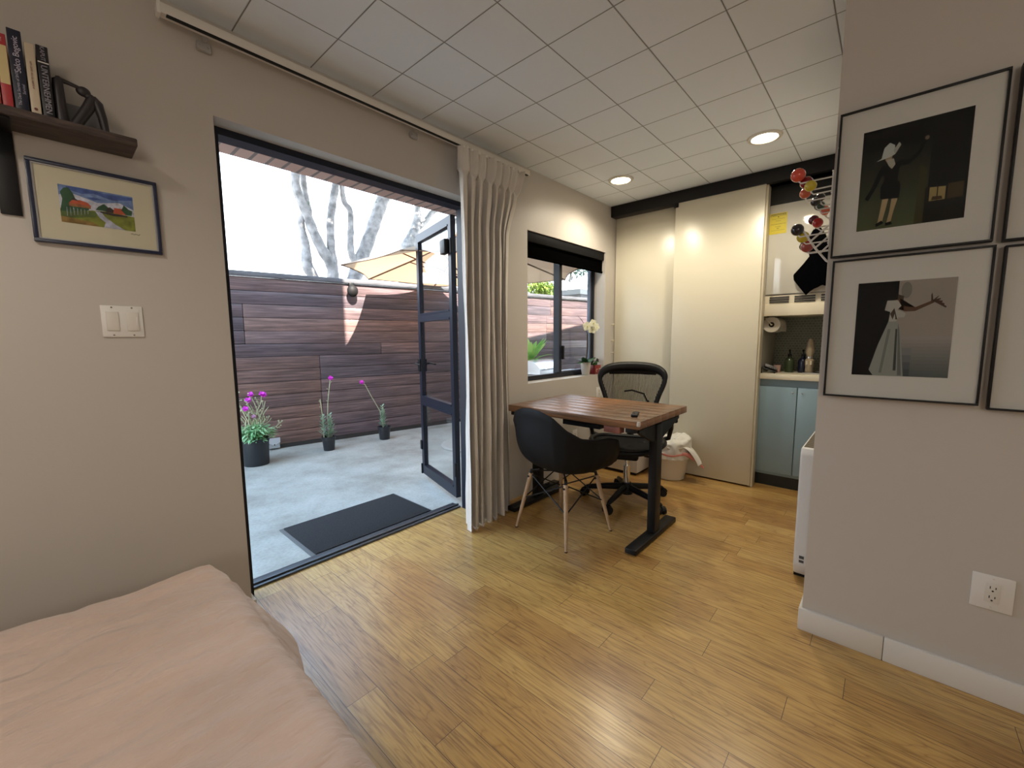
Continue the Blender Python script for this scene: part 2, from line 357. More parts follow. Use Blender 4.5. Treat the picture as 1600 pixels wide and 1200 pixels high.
    def leaf(s, p, d, L, wd, up=(0, 0, 1), bend=0.3, seg=5, fold=0.15):
        p = Vector(p); d = Vector(d).normalized(); up = Vector(up); sd = d.cross(up)
        if sd.length < 1e-3: sd = Vector((1, 0, 0))
        sd.normalize(); nn = sd.cross(d).normalized(); vs = []; fs = []
        for i in range(seg+1):
            t = i/seg; c = p + d*L*t - Vector((0, 0, 1))*bend*L*t*t; ww = wd*0.5*math.sin(PI*min(1, 0.08+t*0.92))**0.7 if t < 1 else wd*0.03
            vs += [c+sd*ww+nn*fold*ww, c, c-sd*ww+nn*fold*ww]
        for i in range(seg):
            a = i*3; fs += [(a, a+1, a+4, a+3), (a+1, a+2, a+5, a+4)]
        s._add(vs, fs, True); return s
    def mesh(s, name, smooth_angle=0.6, fix=True):
        bm = s.bm
        if fix: bmesh.ops.recalc_face_normals(bm, faces=list(bm.faces))
        for e in bm.edges:
            if len(e.link_faces) == 2 and e.calc_face_angle(0) > smooth_angle: e.smooth = False
        me = bpy.data.meshes.new(name); bm.to_mesh(me); bm.free(); return me
def obj(name, mb, m, parent=None, fix=True, sa=0.6):
    me = mb.mesh(name, sa, fix) if isinstance(mb, MB) else mb
    for x in (m if isinstance(m, (list, tuple)) else [m]): me.materials.append(x)
    o = bpy.data.objects.new(name, me); C.objects.link(o)
    if parent: o.parent = parent
    return o
def tag(o, label, cat, group=None):
    o['label'] = label; o['category'] = cat
    if group: o['group'] = group
    return o
def thing(name, label, cat, loc=(0, 0, 0), rotz=0, group=None):
    o = bpy.data.objects.new(name, None); o.empty_display_size = 0.1; C.objects.link(o); o.location = loc; o.rotation_euler = (0, 0, rotz)
    return tag(o, label, cat, group)
def struct(name, mb, m, parent=None):
    o = obj(name, mb, m, parent)
    if not parent: o['kind'] = 'structure'
    return o
def dup(root, loc, rotz=None, label=None):
    r = root.copy(); C.objects.link(r); r.location = loc
    if rotz is not None: r.rotation_euler = (0, 0, rotz)
    if label: r['label'] = label
    for ch in list(root.children):
        c = ch.copy(); C.objects.link(c); c.parent = r
        for g in list(ch.children):
            d = g.copy(); C.objects.link(d); d.parent = c
    return r
def text_mesh(name, body, size, mtx, m, parent, ext=0.0004, align='CENTER', sx=1.0):
    cu = bpy.data.curves.new(name, 'FONT'); cu.body = body; cu.size = size; cu.extrude = ext; cu.align_x = align; cu.align_y = 'CENTER'
    t = bpy.data.objects.new(name, cu); C.objects.link(t)
    dg = bpy.context.evaluated_depsgraph_get(); me = bpy.data.meshes.new_from_object(t.evaluated_get(dg))
    bpy.data.objects.remove(t); me.transform(Matrix.Diagonal((sx, 1, 1, 1))); me.transform(mtx); me.materials.clear(); me.materials.append(m)
    o = bpy.data.objects.new(name, me); C.objects.link(o); o.parent = parent; return o
def frame_mtx(o, ax, ay):
    ax = Vector(ax).normalized(); ay = Vector(ay).normalized(); az = ax.cross(ay)
    m = Matrix((ax, ay, az)).transposed().to_4x4(); m.translation = Vector(o); return m
def arc_pts(c, r, a0, a1, n, ax=(1, 0, 0), ay=(0, 1, 0)):
    return [Vector(c)+Vector(ax)*r*math.cos(a0+(a1-a0)*i/(n-1))+Vector(ay)*r*math.sin(a0+(a1-a0)*i/(n-1)) for i in range(n)]

# ------------------------------------------------------------------ the room
CH, WY, PX = 2.432, 2.03, 3.71
EX0, EX1, EY = -2.0, 4.45, -2.3
DX0, DX1, DZ = 0.515, 1.93, 2.085
OY = 2.22          # outer face of the left wall
struct('floor', MB().bb((EX0, EY, -0.06), (4.45, WY, 0)).bb((DX0, WY-0.001, -0.06), (DX1, 2.215, 0)), M_FLOOR)
struct('ceiling', MB().bb((EX0, EY, CH), (4.45, WY, CH+0.05)), M_CEIL)
w_ = MB()
WX0, WX1, WZ0, WZ1 = 2.437, 3.583, 0.862, 2.0
w_.bb((EX0, WY, -0.06), (DX0, OY, CH+.05)); w_.bb((DX0, WY, DZ), (DX1, OY, CH+.05)); w_.bb((DX1, WY, -0.06), (WX0, OY, CH+.05))
w_.bb((WX0, WY, -0.06), (WX1, OY, WZ0)); w_.bb((WX0, WY, WZ1), (WX1, OY, CH+.05)); w_.bb((WX1, WY, -0.06), (4.45, OY, CH+.05))
struct('wall_left', w_, M_WALL)
struct('wall_right', MB().bb((2.0, EY, 0), (3.55, 0.192, CH)), M_WALL)
struct('wall_near', MB().bb((EX0-.1, EY, 0), (EX0, WY, CH)), M_WALL)
struct('wall_side', MB().bb((EX0, EY-.1, 0), (2.0, EY, CH)), M_WALL)
struct('wall_back', MB().bb((4.35, -0.4, 0), (4.45, WY, CH)).bb((3.55, -0.5, 0), (4.45, -0.4, CH)), M_WALL)
b_ = MB()
b_.bb((1.985, -0.06, 0.0), (2.0, 0.203, 0.092), bev=0.003).bb((1.985, -1.6, 0.0), (2.0, -0.0615, 0.092), bev=0.003).bb((2.0, 0.192, 0), (2.3, 0.203, 0.092), bev=0.003)
struct('baseboard_right', b_, M_WHITE)
# door frame and threshold
FY0, FY1 = 2.12, 2.20
f_ = MB().bb((DX0, FY0, DZ-0.029), (DX1, FY1, DZ)).bb((DX0, FY0, 0), (DX0+0.035, FY1, DZ-.029)).bb((DX1-0.03, FY0, 0), (DX1, FY1, DZ-.029))
struct('trim_1', f_, M_NAVY)
M_SILL = mat('worn_metal_sill', (0.07, 0.075, 0.085), 0.4, 0.4, noise_amt=0.3, nscale=25, stretch=(1, 6, 1))
struct('trim_2', MB().bb((DX0+.035, 2.215, -0.03), (DX1-.03, 2.305, 0.012), bev=0.004).bb((DX0+.035, 2.235, 0.012), (DX1-.03, 2.25, 0.022), bev=0.003), M_SILL)
struct('trim_3', MB().bb((0.515, WY-0.012, 0), (0.53, 2.12, 0.06)), M_WHITE)
# door leaf, opened outwards
def door_leaf():
    d = bpy.data.objects.new('door_1', None); C.objects.link(d); d['kind'] = 'structure'
    a = Vector((1.955, 2.30, 0)); b = Vector((2.145, 2.975, 0)); d.location = a; L = (b-a).length
    d.rotation_euler = (0, 0, math.atan2(b.y-a.y, b.x-a.x))
    f = MB(); t = 0.038; z0, z1 = 0.035, 2.06; sw = 0.05
    f.bb((0, -t/2, z0), (sw, t/2, z1)).bb((L-sw, -t/2, z0), (L, t/2, z1))
    rails = [(z0, z0+.07), (0.66, 0.715), (1.36, 1.405), (z1-.055, z1)]
    for r0, r1 in rails: f.bb((sw, -t/2, r0), (L-sw, t/2, r1))
    for (r0, r1), (q0, q1) in zip(rails, rails[1:]):
        for zz in (r1, q0-.012): f.bb((sw, -t/2-.004, zz), (L-sw, t/2+.004, zz+.012))
    obj('leaf_frame', f, M_NAVY, d)
    for (r0, r1), (q0, q1) in zip(rails, rails[1:]):
        obj('pane', MB().bb((sw, -.003, r1), (L-sw, .003, q0)), M_GLASS, d)
    h = MB()
    h.bb((L-.045, -.035, 0.93), (L+.004, .035, 1.04), bev=.006)
    for s in (-1, 1): h.cyl((L-.025, s*.03, 1.0), (L-.025, s*.065, 1.0), .009); h.tube([(L-.025, s*.065, 1.0), (L-.06, s*.068, 1.0), (L-.15, s*.066, .995)], .007)
    obj('handle', h, M_BPL, d)
    l = MB().bb((L-.02, -.03, 0.25), (L+.012, .03, 0.33), bev=.004).bb((L-.005, -.028, .03), (L+.012, .028, .12), bev=.003)
    obj('floor_bolt', l, M_BPL, d)
    for z in (0.25, 1.85): obj('hinge', MB().cyl((-.006, .02, z-.05), (-.006, .02, z+.05), .011), M_BLACK, d)
    obj('door_closer', MB().bb((.02, .02, 1.80), (.10, .06, 1.90), bev=.006), M_BLACK, d)
door_leaf()
# window
def window():
    y0, y1 = 2.145, 2.195
    f = MB().bb((WX0, y0, WZ0), (WX1, y1, WZ0+.04)).bb((WX0, y0, WZ1-.04), (WX1, y1, WZ1)).bb((WX0, y0, WZ0+.04), (WX0+.035, y1, WZ1-.04)).bb((WX1-.035, y0, WZ0+.04), (WX1, y1, WZ1-.04))
    f.bb((2.988, y0-.012, WZ0+.04), (3.026, y1, WZ1-.04))
    win = struct('window_1', f, M_NAVY)
    obj('sash_frame', MB().bb((3.026, y0+.01, WZ0+.04), (3.040, y1-.01, WZ1-.04)).bb((3.52, y0+.01, WZ0+.04), (3.548, y1-.01, WZ1-.04)).bb((3.040, y0+.01, WZ0+.04), (3.52, y1-.01, WZ0+.052)), mat('window_grey_metal', (0.10, 0.12, 0.16), 0.35, 0.4), win)
    obj('latch', MB().bb((3.024, y0-.03, 1.02), (3.046, y0-.012, 1.14), bev=.004), M_BPL, win)
    for a, b in ((WX0+.035, 2.988), (3.040, 3.52)): obj('pane', MB().bb((a, 2.168, WZ0+.04), (b, 2.173, WZ1-.04)), M_GLASS, win)
window()
bl = thing('roller_blind', 'black roller blind rolled up at the top of the window', 'blind', (3.01, 2.09, 1.81))
obj('cassette', MB().bb((-.57, -.05, .115), (.565, .04, .188), bev=.004), mat('charcoal_fabric', (0.010, 0.010, 0.011), 0.6, spec=.05), bl)
obj('shade_cloth', MB().bb((-.57, -.03, .012), (.565, -.022, .12)).cyl((-.565, -.026, .012), (.562, -.026, .012), .012, n=12), mat('black_blind', (0.0015, 0.0015, 0.0015), 0.9, spec=.0), bl)

# sliding panels, rail and the header above the nook
r_ = thing('sliding_door_rail', 'long black sliding door rail under the ceiling', 'rail', (3.70, 1.1, 2.335))
obj('track', MB().bb((-.03, -.9, 0.0), (.10, .93, .097), bev=.002), M_BLACK, r_)
obj('hanger', MB().bb((-.033, .30, -.035), (-.005, .335, 0), bev=.002), M_BPL, r_)
struct('door_2', MB().bb((PX-.028, 0.755, 0.014), (PX, 1.424, 2.34), bev=.0015), M_PANEL)
struct('door_3', MB().bb((3.765, 1.30, 0.014), (3.795, 2.022, 2.34), bev=.0015), M_PANEL)
struct('trim_4', MB().bb((PX, 0.742, 0.0), (3.79, 0.762, 2.335)).bb((3.71, .762, .0), (3.76, .775, 2.335)), M_CREAM)
struct('trim_5', MB().bb((3.72, -.3, 2.335), (4.2, .75, CH)).bb((3.80, -.3, 2.20), (4.2, .755, 2.335)), M_BLACK)
struct('wall_nook', MB().bb((3.79, .762, 0), (4.35, .80, 2.335)), M_CREAM)

# ceiling lamps
M_LAMP = mat('lamp_lens', (1, 1, 1), 0.4, emit=(1.0, 0.82, 0.55), estr=14)
for i, (x, y, vis) in enumerate(LAMPS):
    lo = light('downlight_lamp', 'SPOT', (x, y, CH-0.03), LAMP_W*(1.0 if i < 2 else 1.2), WARM if i < 2 else NEUT, 0.07, (0, 0, 0), 2.75)
    t = thing('recessed_downlight', ['lit recessed downlight nearer the left wall window', 'lit recessed downlight nearer the kitchen nook', 'recessed downlight over the bed', 'recessed downlight beside the framed prints', 'recessed downlight behind the bed'][i], 'ceiling light', (x, y, CH), 0, 'recessed ceiling downlights')
    obj('trim_ring', MB().lathe([(.070, -.002), (.074, -.010), (.092, -.008), (.097, 0.0), (.070, 0.0)], cap=False), M_WHITE, t)
    obj('lens', MB().lathe([(.0001, -.006), (.068, -.006), (.068, -.001)], cap=False), M_LAMP, t)
# ------------------------------------------------------------------ bed
def bed():
    X1, Y1, ZT = 0.355, 1.73, 0.45
    t = thing('bed', 'low bed under a blush linen cover in the near left corner', 'bed', (0, 0, 0))
    X0, Y0 = -1.55, -0.35
    obj('mattress', MB().bb((X0+.03, Y0+.03, .17), (X1-.06, Y1-.06, ZT-.06), bev=.05, seg=4), M_WPL, t)
    obj('bed_base', MB().bb((X0+.06, Y0+.06, .0), (X1-.10, Y1-.10, .168), bev=.01), M_DARKWOOD, t)
    b = MB(); nu, nv = 230, 260; R = 0.075
    cx, cy = (X0+X1)/2, (Y0+Y1)/2; hx, hy = (X1-X0)/2, (Y1-Y0)/2
    drop = 0.34
    def fn(u, v):
        # unrolled sheet: flat over the top, rolling over a rounded edge, hanging down the sides
        ext = drop
        a = (u*2-1)*(hx+ext); c = (v*2-1)*(hy+ext)
        def roll(q, h):
            s = 1 if q >= 0 else -1; q = abs(q); f = h-R
            if q <= f: return s*q, 0.0, 0
            arc = R*PI/2
            if q <= f+arc: th = (q-f)/R; return s*(f+R*math.sin(th)), -R*(1-math.cos(th)), (q-f)/arc
            return s*h, -R-(q-f-arc), 1
        x, zx, ex = roll(a, hx); y, zy, ey = roll(c, hy)
        z = min(zx, zy) if max(ex, ey) < 1 else min(zx, zy)
        # rounded plan corner
        if ex > 0 and ey > 0:
            k = 0.06*min(1, ex)*min(1, ey); x -= math.copysign(k, x); y -= math.copysign(k, y)
        px, py = cx+x, cy+y
        w1 = noise.noise(Vector((px*3.0, py*5.5, 1.7)))*0.014
        w2 = noise.turbulence(Vector((px*5.0+py*1.5, py*9-px*2, 4.2)), 3, True)*0.016
        w3 = abs(noise.noise(Vector((px*9+py*7, py*16-px*5, 9.2))))**0.7*0.010
        hz = ZT + z
        fold = 0
        if ex >= 1: fold = 0.020*math.sin(py*17+noise.noise(Vector((py*3, 0, 0)))*4)*min(1, -z/0.25); px += math.copysign(abs(fold)+(0.02+.07*math.exp(-((py-1.38)/.28)**2))*min(1, max(0, -z-.05)/.16), x)
        if ey >= 1: fold = 0.020*math.sin(px*17+2)*min(1, -z/0.25); py += math.copysign(abs(fold), y)
        flat = 1-max(ex, ey)*0.5
        crease = -0.006*math.exp(-((py-0.92-0.1*px)/0.02)**2)*(1 if -0.6 < px < .1 else 0)
        return Vector((px, py, max(0.10, hz + (w1+w2-w3)*flat + crease)))
    b.grid(fn, nu, nv)
    obj('blanket', b, M_BED, t, sa=3)
bed()

# ------------------------------------------------------------------ shelf, books, sculpture, painting
SH = thing('floating_shelf', 'dark wood floating shelf on black brackets above the small painting', 'shelf', (0.0, WY, 1.80))
SZ = 1.8712
obj('board', MB().bb((-1.1, -.141, .045), (.26, -.001, .071), bev=.004), M_DARKWOOD, SH)
for x in (-.035, -.85):
    obj('bracket', MB().bb((x-.022, -.008, -.205), (x+.022, -.0005, .0445), bev=.001).bb((x-.022, -.13, .037), (x+.022, -.001, .0445), bev=.001), M_BLACK, SH)
def book(x0, w, h, d, cols, label, texts=(), lean=0):
    t = thing('book', label, 'book', (x0, 1.905, SZ), 0, 'books on the floating shelf')
    cm = mat('cover_%02x%02x%02x' % cols[0], lin(cols[0]), 0.35)
    yf = -.005; d = .115
    cv = MB().bb((0, yf, 0), (.003, yf+d, h), bev=.0008).bb((w-.003, yf, 0), (w, yf+d, h), bev=.0008).bb((.0005, yf-.001, 0), (w-.0005, yf+.003, h), bev=.001)
    obj('cover', cv, cm, t)
    obj('pages', MB().bb((.0035, yf+.0035, .004), (w-.0035, yf+d-.004, h-.004)), mat('page_paper', (0.62, 0.56, 0.44), 0.8), t)
    for z0, z1, c in cols[1:]:
        obj('spine_band', MB().bb((.001, yf-.0018, z0), (w-.001, yf-.0012, z1)), mat('cover_%02x%02x%02x' % c, lin(c), 0.35), t)
    for (s, z, size, c, updir) in texts:
        mtx = frame_mtx((w*.5, yf-.0022, z), (0, 0, 1 if updir > 0 else -1), (-1 if updir > 0 else 1, 0, 0))
        if isinstance(s, tuple): s, dx = s; mtx.translation.x += dx
        text_mesh('spine_lettering', s, size, mtx, mat('print_%02x%02x%02x' % c, lin(c), 0.5), t)
    return t
book(-.070, .024, .195, .15, [(40, 30, 34)], 'dark book at the left end of the shelf row')
book(-.042, .018, .205, .15, [(150, 60, 55), (.02, .16, (190, 160, 120))], 'thin red and tan book left of the red and cream one')
book(-.022, .020, .193, .14, [(170, 55, 60), (.060, .162, (205, 188, 140))], 'red and cream banded paperback beside the dark blue book', [('THE', .176, .007, (220, 190, 180), 1)])
book(.001, .027, .215, .15, [(24, 28, 48)], 'tall dark blue book with white handwritten style spine title', [('Selco Begovic', .148, .0175, (190, 185, 205), 1), (('The Dark Secrets of SHTF', .004-.007), .058, .0086, (170, 170, 190), 1), (('Survival', .011-.004), .058, .0086, (170, 170, 190), 1)])
book(.031, .020, .192, .15, [(196, 182, 160)], 'off-white paperback between the dark blue and black books', [('A GUIDE TO THE QUIET LIFE', .105, .0058, (150, 110, 90), 1), ('\u25cf', .012, .010, (110, 60, 50), 1)])
book(.054, .024, .196, .15, [(22, 22, 26), (.150-.002, .150+.001, (225, 222, 218))], 'black book with pale capitals beside the carved figure', [('KAPUT', .174, .013, (150, 148, 160), -1), ('UNTERNEHMEN', .075, .0185, (150, 148, 160), -1)])
st = thing('abstract_figurine', 'dark carved seated figure with bowed head at the shelf end', 'figurine', (0.118, 1.945, SZ))
st.scale = (.82, .82, .90)
fg = MB()
def limb(pts, r): fg.tube(pts, r, n=14)
limb([(-.030, -.03, .0), (-.032, -.03, .05), (-.033, -.03, .10), (-.032, -.03, .132), (-.024, -.03, .145)], [.020, .017, .0165, .015, .008])
limb([(-.036, -.03, .138), (-.01, -.03, .137), (.018, -.03, .132), (.034, -.03, .127)], [.011, .007, .006, .006])
fg.sphere((.034, -.03, .122), .017, 16, (1.25, .9, .95))
limb([(.034, -.03, .120), (.052, -.03, .108), (.060, -.03, .100)], [.010, .013, .014])
limb([(.058, -.03, .106), (.042, -.03, .070), (.018, -.03, .028), (.002, -.03, .0)], [.017, .018, .0165, .017])
limb([(.056, -.03, .108), (.070, -.03, .092), (.080, -.03, .05), (.086, -.03, .0)], [.014, .017, .014, .012])
limb([(-.02, -.03, .006), (.03, -.03, .005), (.086, -.03, .006)], [.010, .004, .006])
obj('carving', fg, mat('carved_ebony', (0.022, 0.017, 0.020), 0.45), st)
fb = thing('photo_card', 'grey picture card standing behind the carved figure', 'card', (0.14, 2.0, SZ))
obj('card', MB().box((0, 0, .045), (.10, .003, .09), rot=(0.12, 0, 0)), mat('grey_card', (.22, .22, .23), .5), fb)
# watercolour
def watercolour():
    x0, x1, z0, z1 = .004, .318, 1.523, 1.778
    t = thing('framed_painting', 'small framed watercolour village landscape under the shelf', 'painting', ((x0+x1)/2, WY, z0))
    W, H = x1-x0, z1-z0; fw = .011
    f = MB()
    for a, b in (((-W/2, -.016, 0), (W/2, 0, fw)), ((-W/2, -.016, H-fw), (W/2, 0, H)), ((-W/2, -.016, fw), (-W/2+fw, 0, H-fw)), ((W/2-fw, -.016, fw), (W/2, 0, H-fw))): f.bb(a, b, bev=.002)
    obj('frame', f, mat('navy_frame', (0.018, 0.024, 0.055), 0.3), t)
    g = MB(); q = fw
    for a, b in (((-W/2+q, -.010, q), (W/2-q, 0, q+.004)), ((-W/2+q, -.010, H-q-.004), (W/2-q, 0, H-q)), ((-W/2+q, -.010, q+.004), (-W/2+q+.004, 0, H-q-.004)), ((W/2-q-.004, -.010, q+.004), (W/2-q, 0, H-q-.004))): g.bb(a, b)
    obj('inner_frame', g, mat('silver_lip', (0.5, 0.5, 0.52), 0.3, 0.6), t)
    obj('mat_board', MB().bb((-W/2+q+.004, -.006, q+.004), (W/2-q-.004, 0, H-q-.004)), mat('cream_mat', (0.62, 0.56, 0.42), 0.7), t)
    cols = [(110, 130, 175), (70, 90, 150), (190, 190, 205), (120, 125, 50), (52, 84, 58), (178, 82, 55), (60, 50, 50), (176, 176, 196), (140, 110, 60), (85, 100, 50), (150, 95, 60)]
    ms = [mat('wash_%d' % i, lin(c), 0.8, noise_amt=.35, nscale=70) for i, c in enumerate(cols)]
    p = MB(); P0 = Vector((-.092, -.0065, .072)); PW, PH = .180, .118; lay = [0]
    def poly(mi, pts):
        p.mi = mi; lay[0] += 1
        p.prism([(a*PW, b*PH) for a, b in pts], P0+Vector((0, -lay[0]*.00004, 0)), (1, 0, 0), (0, 0, 1), (0, .00003, 0))
    poly(2, [(0, 0), (1, 0), (1, 1), (0, 1)])
    poly(0, [(0, .72), (.2, .80), (.5, .66), (.8, .76), (1, .62), (1, 1), (0, 1)])
    poly(1, [(.1, .9), (.3, .84), (.45, .9), (.7, .80), (.9, .86), (1, .9), (1, .97), (.6, .95), (.3, 1), (.1, .98)])
    poly(1, [(.35, .76), (.45, .72), (.58, .77), (.45, .80)])
    poly(3, [(0, 0), (1, 0), (1, .42), (.6, .46), (.3, .40), (0, .36)])
    poly(9, [(.0, .10), (.45, .25), (.5, .4), (.0, .36)])
    poly(8, [(.0, .0), (.5, 0), (.4, .10), (0, .16)])
    poly(7, [(.45, .42), (.53, .42), (.58, .3), (.72, .12), (.85, 0), (.55, 0), (.58, .14), (.50, .26)])
    poly(4, [(0, .3), (.04, .62), (.02, .8), (.07, .92), (.13, .95), (.18, .82), (.21, .66), (.17, .48), (.16, .3)])
    poly(10, [(.12, .46), (.40, .46), (.40, .54), (.12, .54)]); poly(5, [(.12, .54), (.16, .62), (.26, .66), (.36, .62), (.41, .53)]); poly(6, [(.14, .63), (.19, .70), (.25, .63)])
    poly(4, [(.17, .34), (.36, .40), (.38, .47), (.17, .46)])
    poly(4, [(.46, .46), (.50, .56), (.58, .66), (.64, .58), (.66, .46)])
    poly(6, [(.60, .52), (.66, .60), (.72, .52), (.72, .44), (.60, .44)]); poly(5, [(.70, .44), (.72, .60), (.86, .60), (.88, .44)]); poly(4, [(.82, .56), (.86, .72), (.92, .62), (.98, .58), (.96, .44), (.88, .44)])
    poly(6, [(.52, .40), (.7, .36), (.9, .38), (.9, .42), (.52, .44)])
    for k in range(7): poly(7, [(.08+k*.045, .18+k*.02), (.085+k*.045, .18+k*.02), (.088+k*.045, .42), (.082+k*.045, .42)])
    obj('watercolour_picture', p, ms, t, fix=False)
    sg = MB()
    sg.tube([Vector((.075+.004*i, -.0064, .062+.0025*math.sin(i*2.3))) for i in range(7)], .0006, n=5)
    obj('signature', sg, M_BPL, t)
    obj('glass', MB().bb((-W/2+q+.004, -.0095, q+.004), (W/2-q-.004, -.009, H-q-.004)), M_PGLASS, t)
watercolour()
# light switch
def plate(name, label, cat, c, nx, W, H, kind):
    """nx: 'y' = on a wall facing -Y, 'x' = facing -X"""
    t = thing(name, label, cat, c, 0 if nx == 'y' else -PI/2)
    obj('cover_plate', MB().bb((-W/2, -.006, -H/2), (W/2, 0, H/2), bev=.003), M_WPL, t)
    if kind == 'switch':
        for s in (-1, 1):
            obj('rocker', MB().bb((s*W*.24-.0165, -.0095, -.033), (s*W*.24+.0165, -.0055, .033), bev=.0015), M_WHITE, t)
        obj('dimmer_slider', MB().bb((W*.24+.009, -.0115, -.012), (W*.24+.013, -.0095, .016)), M_WPL, t)
        for sx in (-1, 1):
            for sz in (-1, 1): obj('screw', MB().cyl((sx*W*.24, -.007, sz*.048), (sx*W*.24, -.005, sz*.048), .0028, n=10), mat('dull_screw', (.25, .23, .2), .4, .8), t)
    else:
        obj('receptacle', MB().bb((-.0165, -.0085, -.033), (.0165, -.0055, .033), bev=.001), M_WHITE, t)
        h = MB()
        for sz in (-1, 1):
            for sx, ww, hh in ((-1, .0022, .009), (1, .0022, .007)): h.bb((sx*.0062-ww/2, -.0092, sz*.016-hh/2+.003), (sx*.0062+ww/2, -.0084, sz*.016+hh/2+.003))
            h.cyl((0, -.0092, sz*.016-.008), (0, -.0084, sz*.016-.008), .0027, n=10)
        obj('slots', h, M_BPL, t)
        for sz in (-1, 1): obj('screw', MB().cyl((0, -.0075, sz*.048), (0, -.0055, sz*.048), .003, n=10), M_WHITE, t)
    return t
plate('light_switch', 'white double rocker light switch left of the open door', 'switch', (.190, WY, 1.277), 'y', .110, .110, 'switch')
plate('wall_outlet', 'white outlet on the right wall under the framed prints', 'outlet', (2.0, -.307, .369), 'x', .095, .118, 'outlet')
plate('wall_outlet', 'white outlet low on the left wall under the desk', 'outlet', (3.085, WY, .335), 'y', .075, .118, 'outlet')
plate('wall_outlet', 'grey outlet cover on the wall below the window sill behind the mesh chair', 'outlet', (3.49, WY, .69), 'y', .10, .10, 'outlet')

# ------------------------------------------------------------------ framed prints on the right wall
def print_frame(name_lab, yc, z0, W, H, py, pz, pic):
    t = thing('framed_photograph', name_lab, 'picture', (2.0, yc, z0), -PI/2, 'framed photographs on the right wall')
    fw = .006; f = MB()
    for a, b in (((-W/2, -.03, 0), (W/2, -.002, fw)), ((-W/2, -.03, H-fw), (W/2, -.002, H)), ((-W/2, -.03, fw), (-W/2+fw, -.002, H-fw)), ((W/2-fw, -.03, fw), (W/2, -.002, H-fw))): f.bb(a, b, bev=.001)
    obj('frame', f, M_BLACK, t)
    obj('mat_board', MB().bb((-W/2+fw, -.020, fw), (W/2-fw, -.004, H-fw)), mat('white_mat_board', (0.62, 0.59, 0.545), 0.7), t)
    p = MB(); (a0, a1), (b0, b1) = py, pz; PW, PH = a1-a0, b1-b0; lay = [0]
    ms = []
    def poly(c, pts):
        m = mat('ink_%02x%02x%02x' % c, lin(c), .6, spec=.15)
        if m not in ms: ms.append(m)
        p.mi = ms.index(m); lay[0] += 1
        p.prism([(x*PW, z*PH) for x, z in pts], Vector((a0, -.0202-lay[0]*.00008, b0)), (1, 0, 0), (0, 0, 1), (0, .00006, 0))
    pic(poly)
    obj('photograph', p, ms, t, fix=False)
    obj('glass', MB().bb((-W/2+fw, -.0265, fw), (W/2-fw, -.0255, H-fw)), M_PGLASS, t)
    return t
def oval(cx, cz, rx, rz, n=12, a=0):
    return [(cx+rx*math.cos(2*PI*i/n)*math.cos(a)-rz*math.sin(2*PI*i/n)*math.sin(a), cz+rx*math.cos(2*PI*i/n)*math.sin(a)+rz*math.sin(2*PI*i/n)*math.cos(a)) for i in range(n)]
def grad_cols(poly, x0, x1, z0, z1, c0, c1, n, vert=True):
    for i in range(n):
        f = i/(n-1); c = tuple(int(c0[k]+(c1[k]-c0[k])*f) for k in range(3))
        if vert: poly(c, [(x0, z0+(z1-z0)*i/n), (x1, z0+(z1-z0)*i/n), (x1, z0+(z1-z0)*(i+1)/n), (x0, z0+(z1-z0)*(i+1)/n)])
        else: poly(c, [(x0+(x1-x0)*i/n, z0), (x0+(x1-x0)*(i+1)/n, z0), (x0+(x1-x0)*(i+1)/n, z1), (x0+(x1-x0)*i/n, z1)])
def pic_hat(poly):
    poly((16, 17, 16), [(0, 0), (1, 0), (1, 1), (0, 1)])
    grad_cols(poly, 0, .66, 0, .78, (78, 84, 60), (30, 32, 26), 16)
    poly((60, 58, 36), [(.56, 0), (.64, 0), (.64, .52), (.58, .56)])
    poly((26, 26, 22), [(.64, 0), (.98, 0), (.98, .34), (.64, .34)])
    poly((66, 54, 34), [(.84, .20), (.97, .20), (.97, .34), (.84, .34)])
    poly((150, 130, 84), [(.68, .20), (.82, .20), (.82, .32), (.68, .33)]); poly((40, 34, 24), [(.745, .2), (.755, .2), (.755, .325), (.745, .325)]); poly((70, 50, 34), [(.70, .205), (.80, .205), (.79, .235), (.71, .24)])
    B = (14, 14, 15)
    poly((150, 132, 108), oval(.27, .70, .035, .05)); 
    poly((178, 182, 176), [(.15, .68), (.20, .70), (.22, .80), (.27, .84), (.32, .81), (.33, .72), (.28, .70), (.22, .69)])
    poly((160, 160, 150), [(.33, .72), (.38, .80), (.36, .83), (.31, .76)])
    poly((164, 160, 146), [(.25, .68), (.32, .68), (.34, .62), (.31, .58), (.27, .62)])
    poly(B, [(.20, .62), (.26, .64), (.31, .57), (.35, .64), (.40, .66), (.38, .56), (.37, .46), (.41, .42), (.40, .27), (.22, .30), (.21, .42), (.25, .48)])
    poly(B, [(.38, .66), (.46, .64), (.54, .70), (.60, .80), (.62, .78), (.56, .66), (.47, .59), (.37, .60)])
    poly((110, 96, 80), oval(.615, .81, .02, .02))
    poly(B, [(.20, .62), (.23, .56), (.17, .42), (.10, .30), (.06, .32), (.12, .42)])
    sk = (164, 142, 108)
    poly(sk, [(.24, .29), (.30, .29), (.28, .18), (.255, .06), (.21, .06), (.225, .16)]); poly(sk, [(.33, .285), (.39, .28), (.36, .16), (.34, .05), (.30, .05), (.32, .16)])
    poly(B, [(.20, .02), (.27, .05), (.25, .08), (.19, .05)]); poly(B, [(.29, .02), (.36, .03), (.34, .06), (.29, .05)])
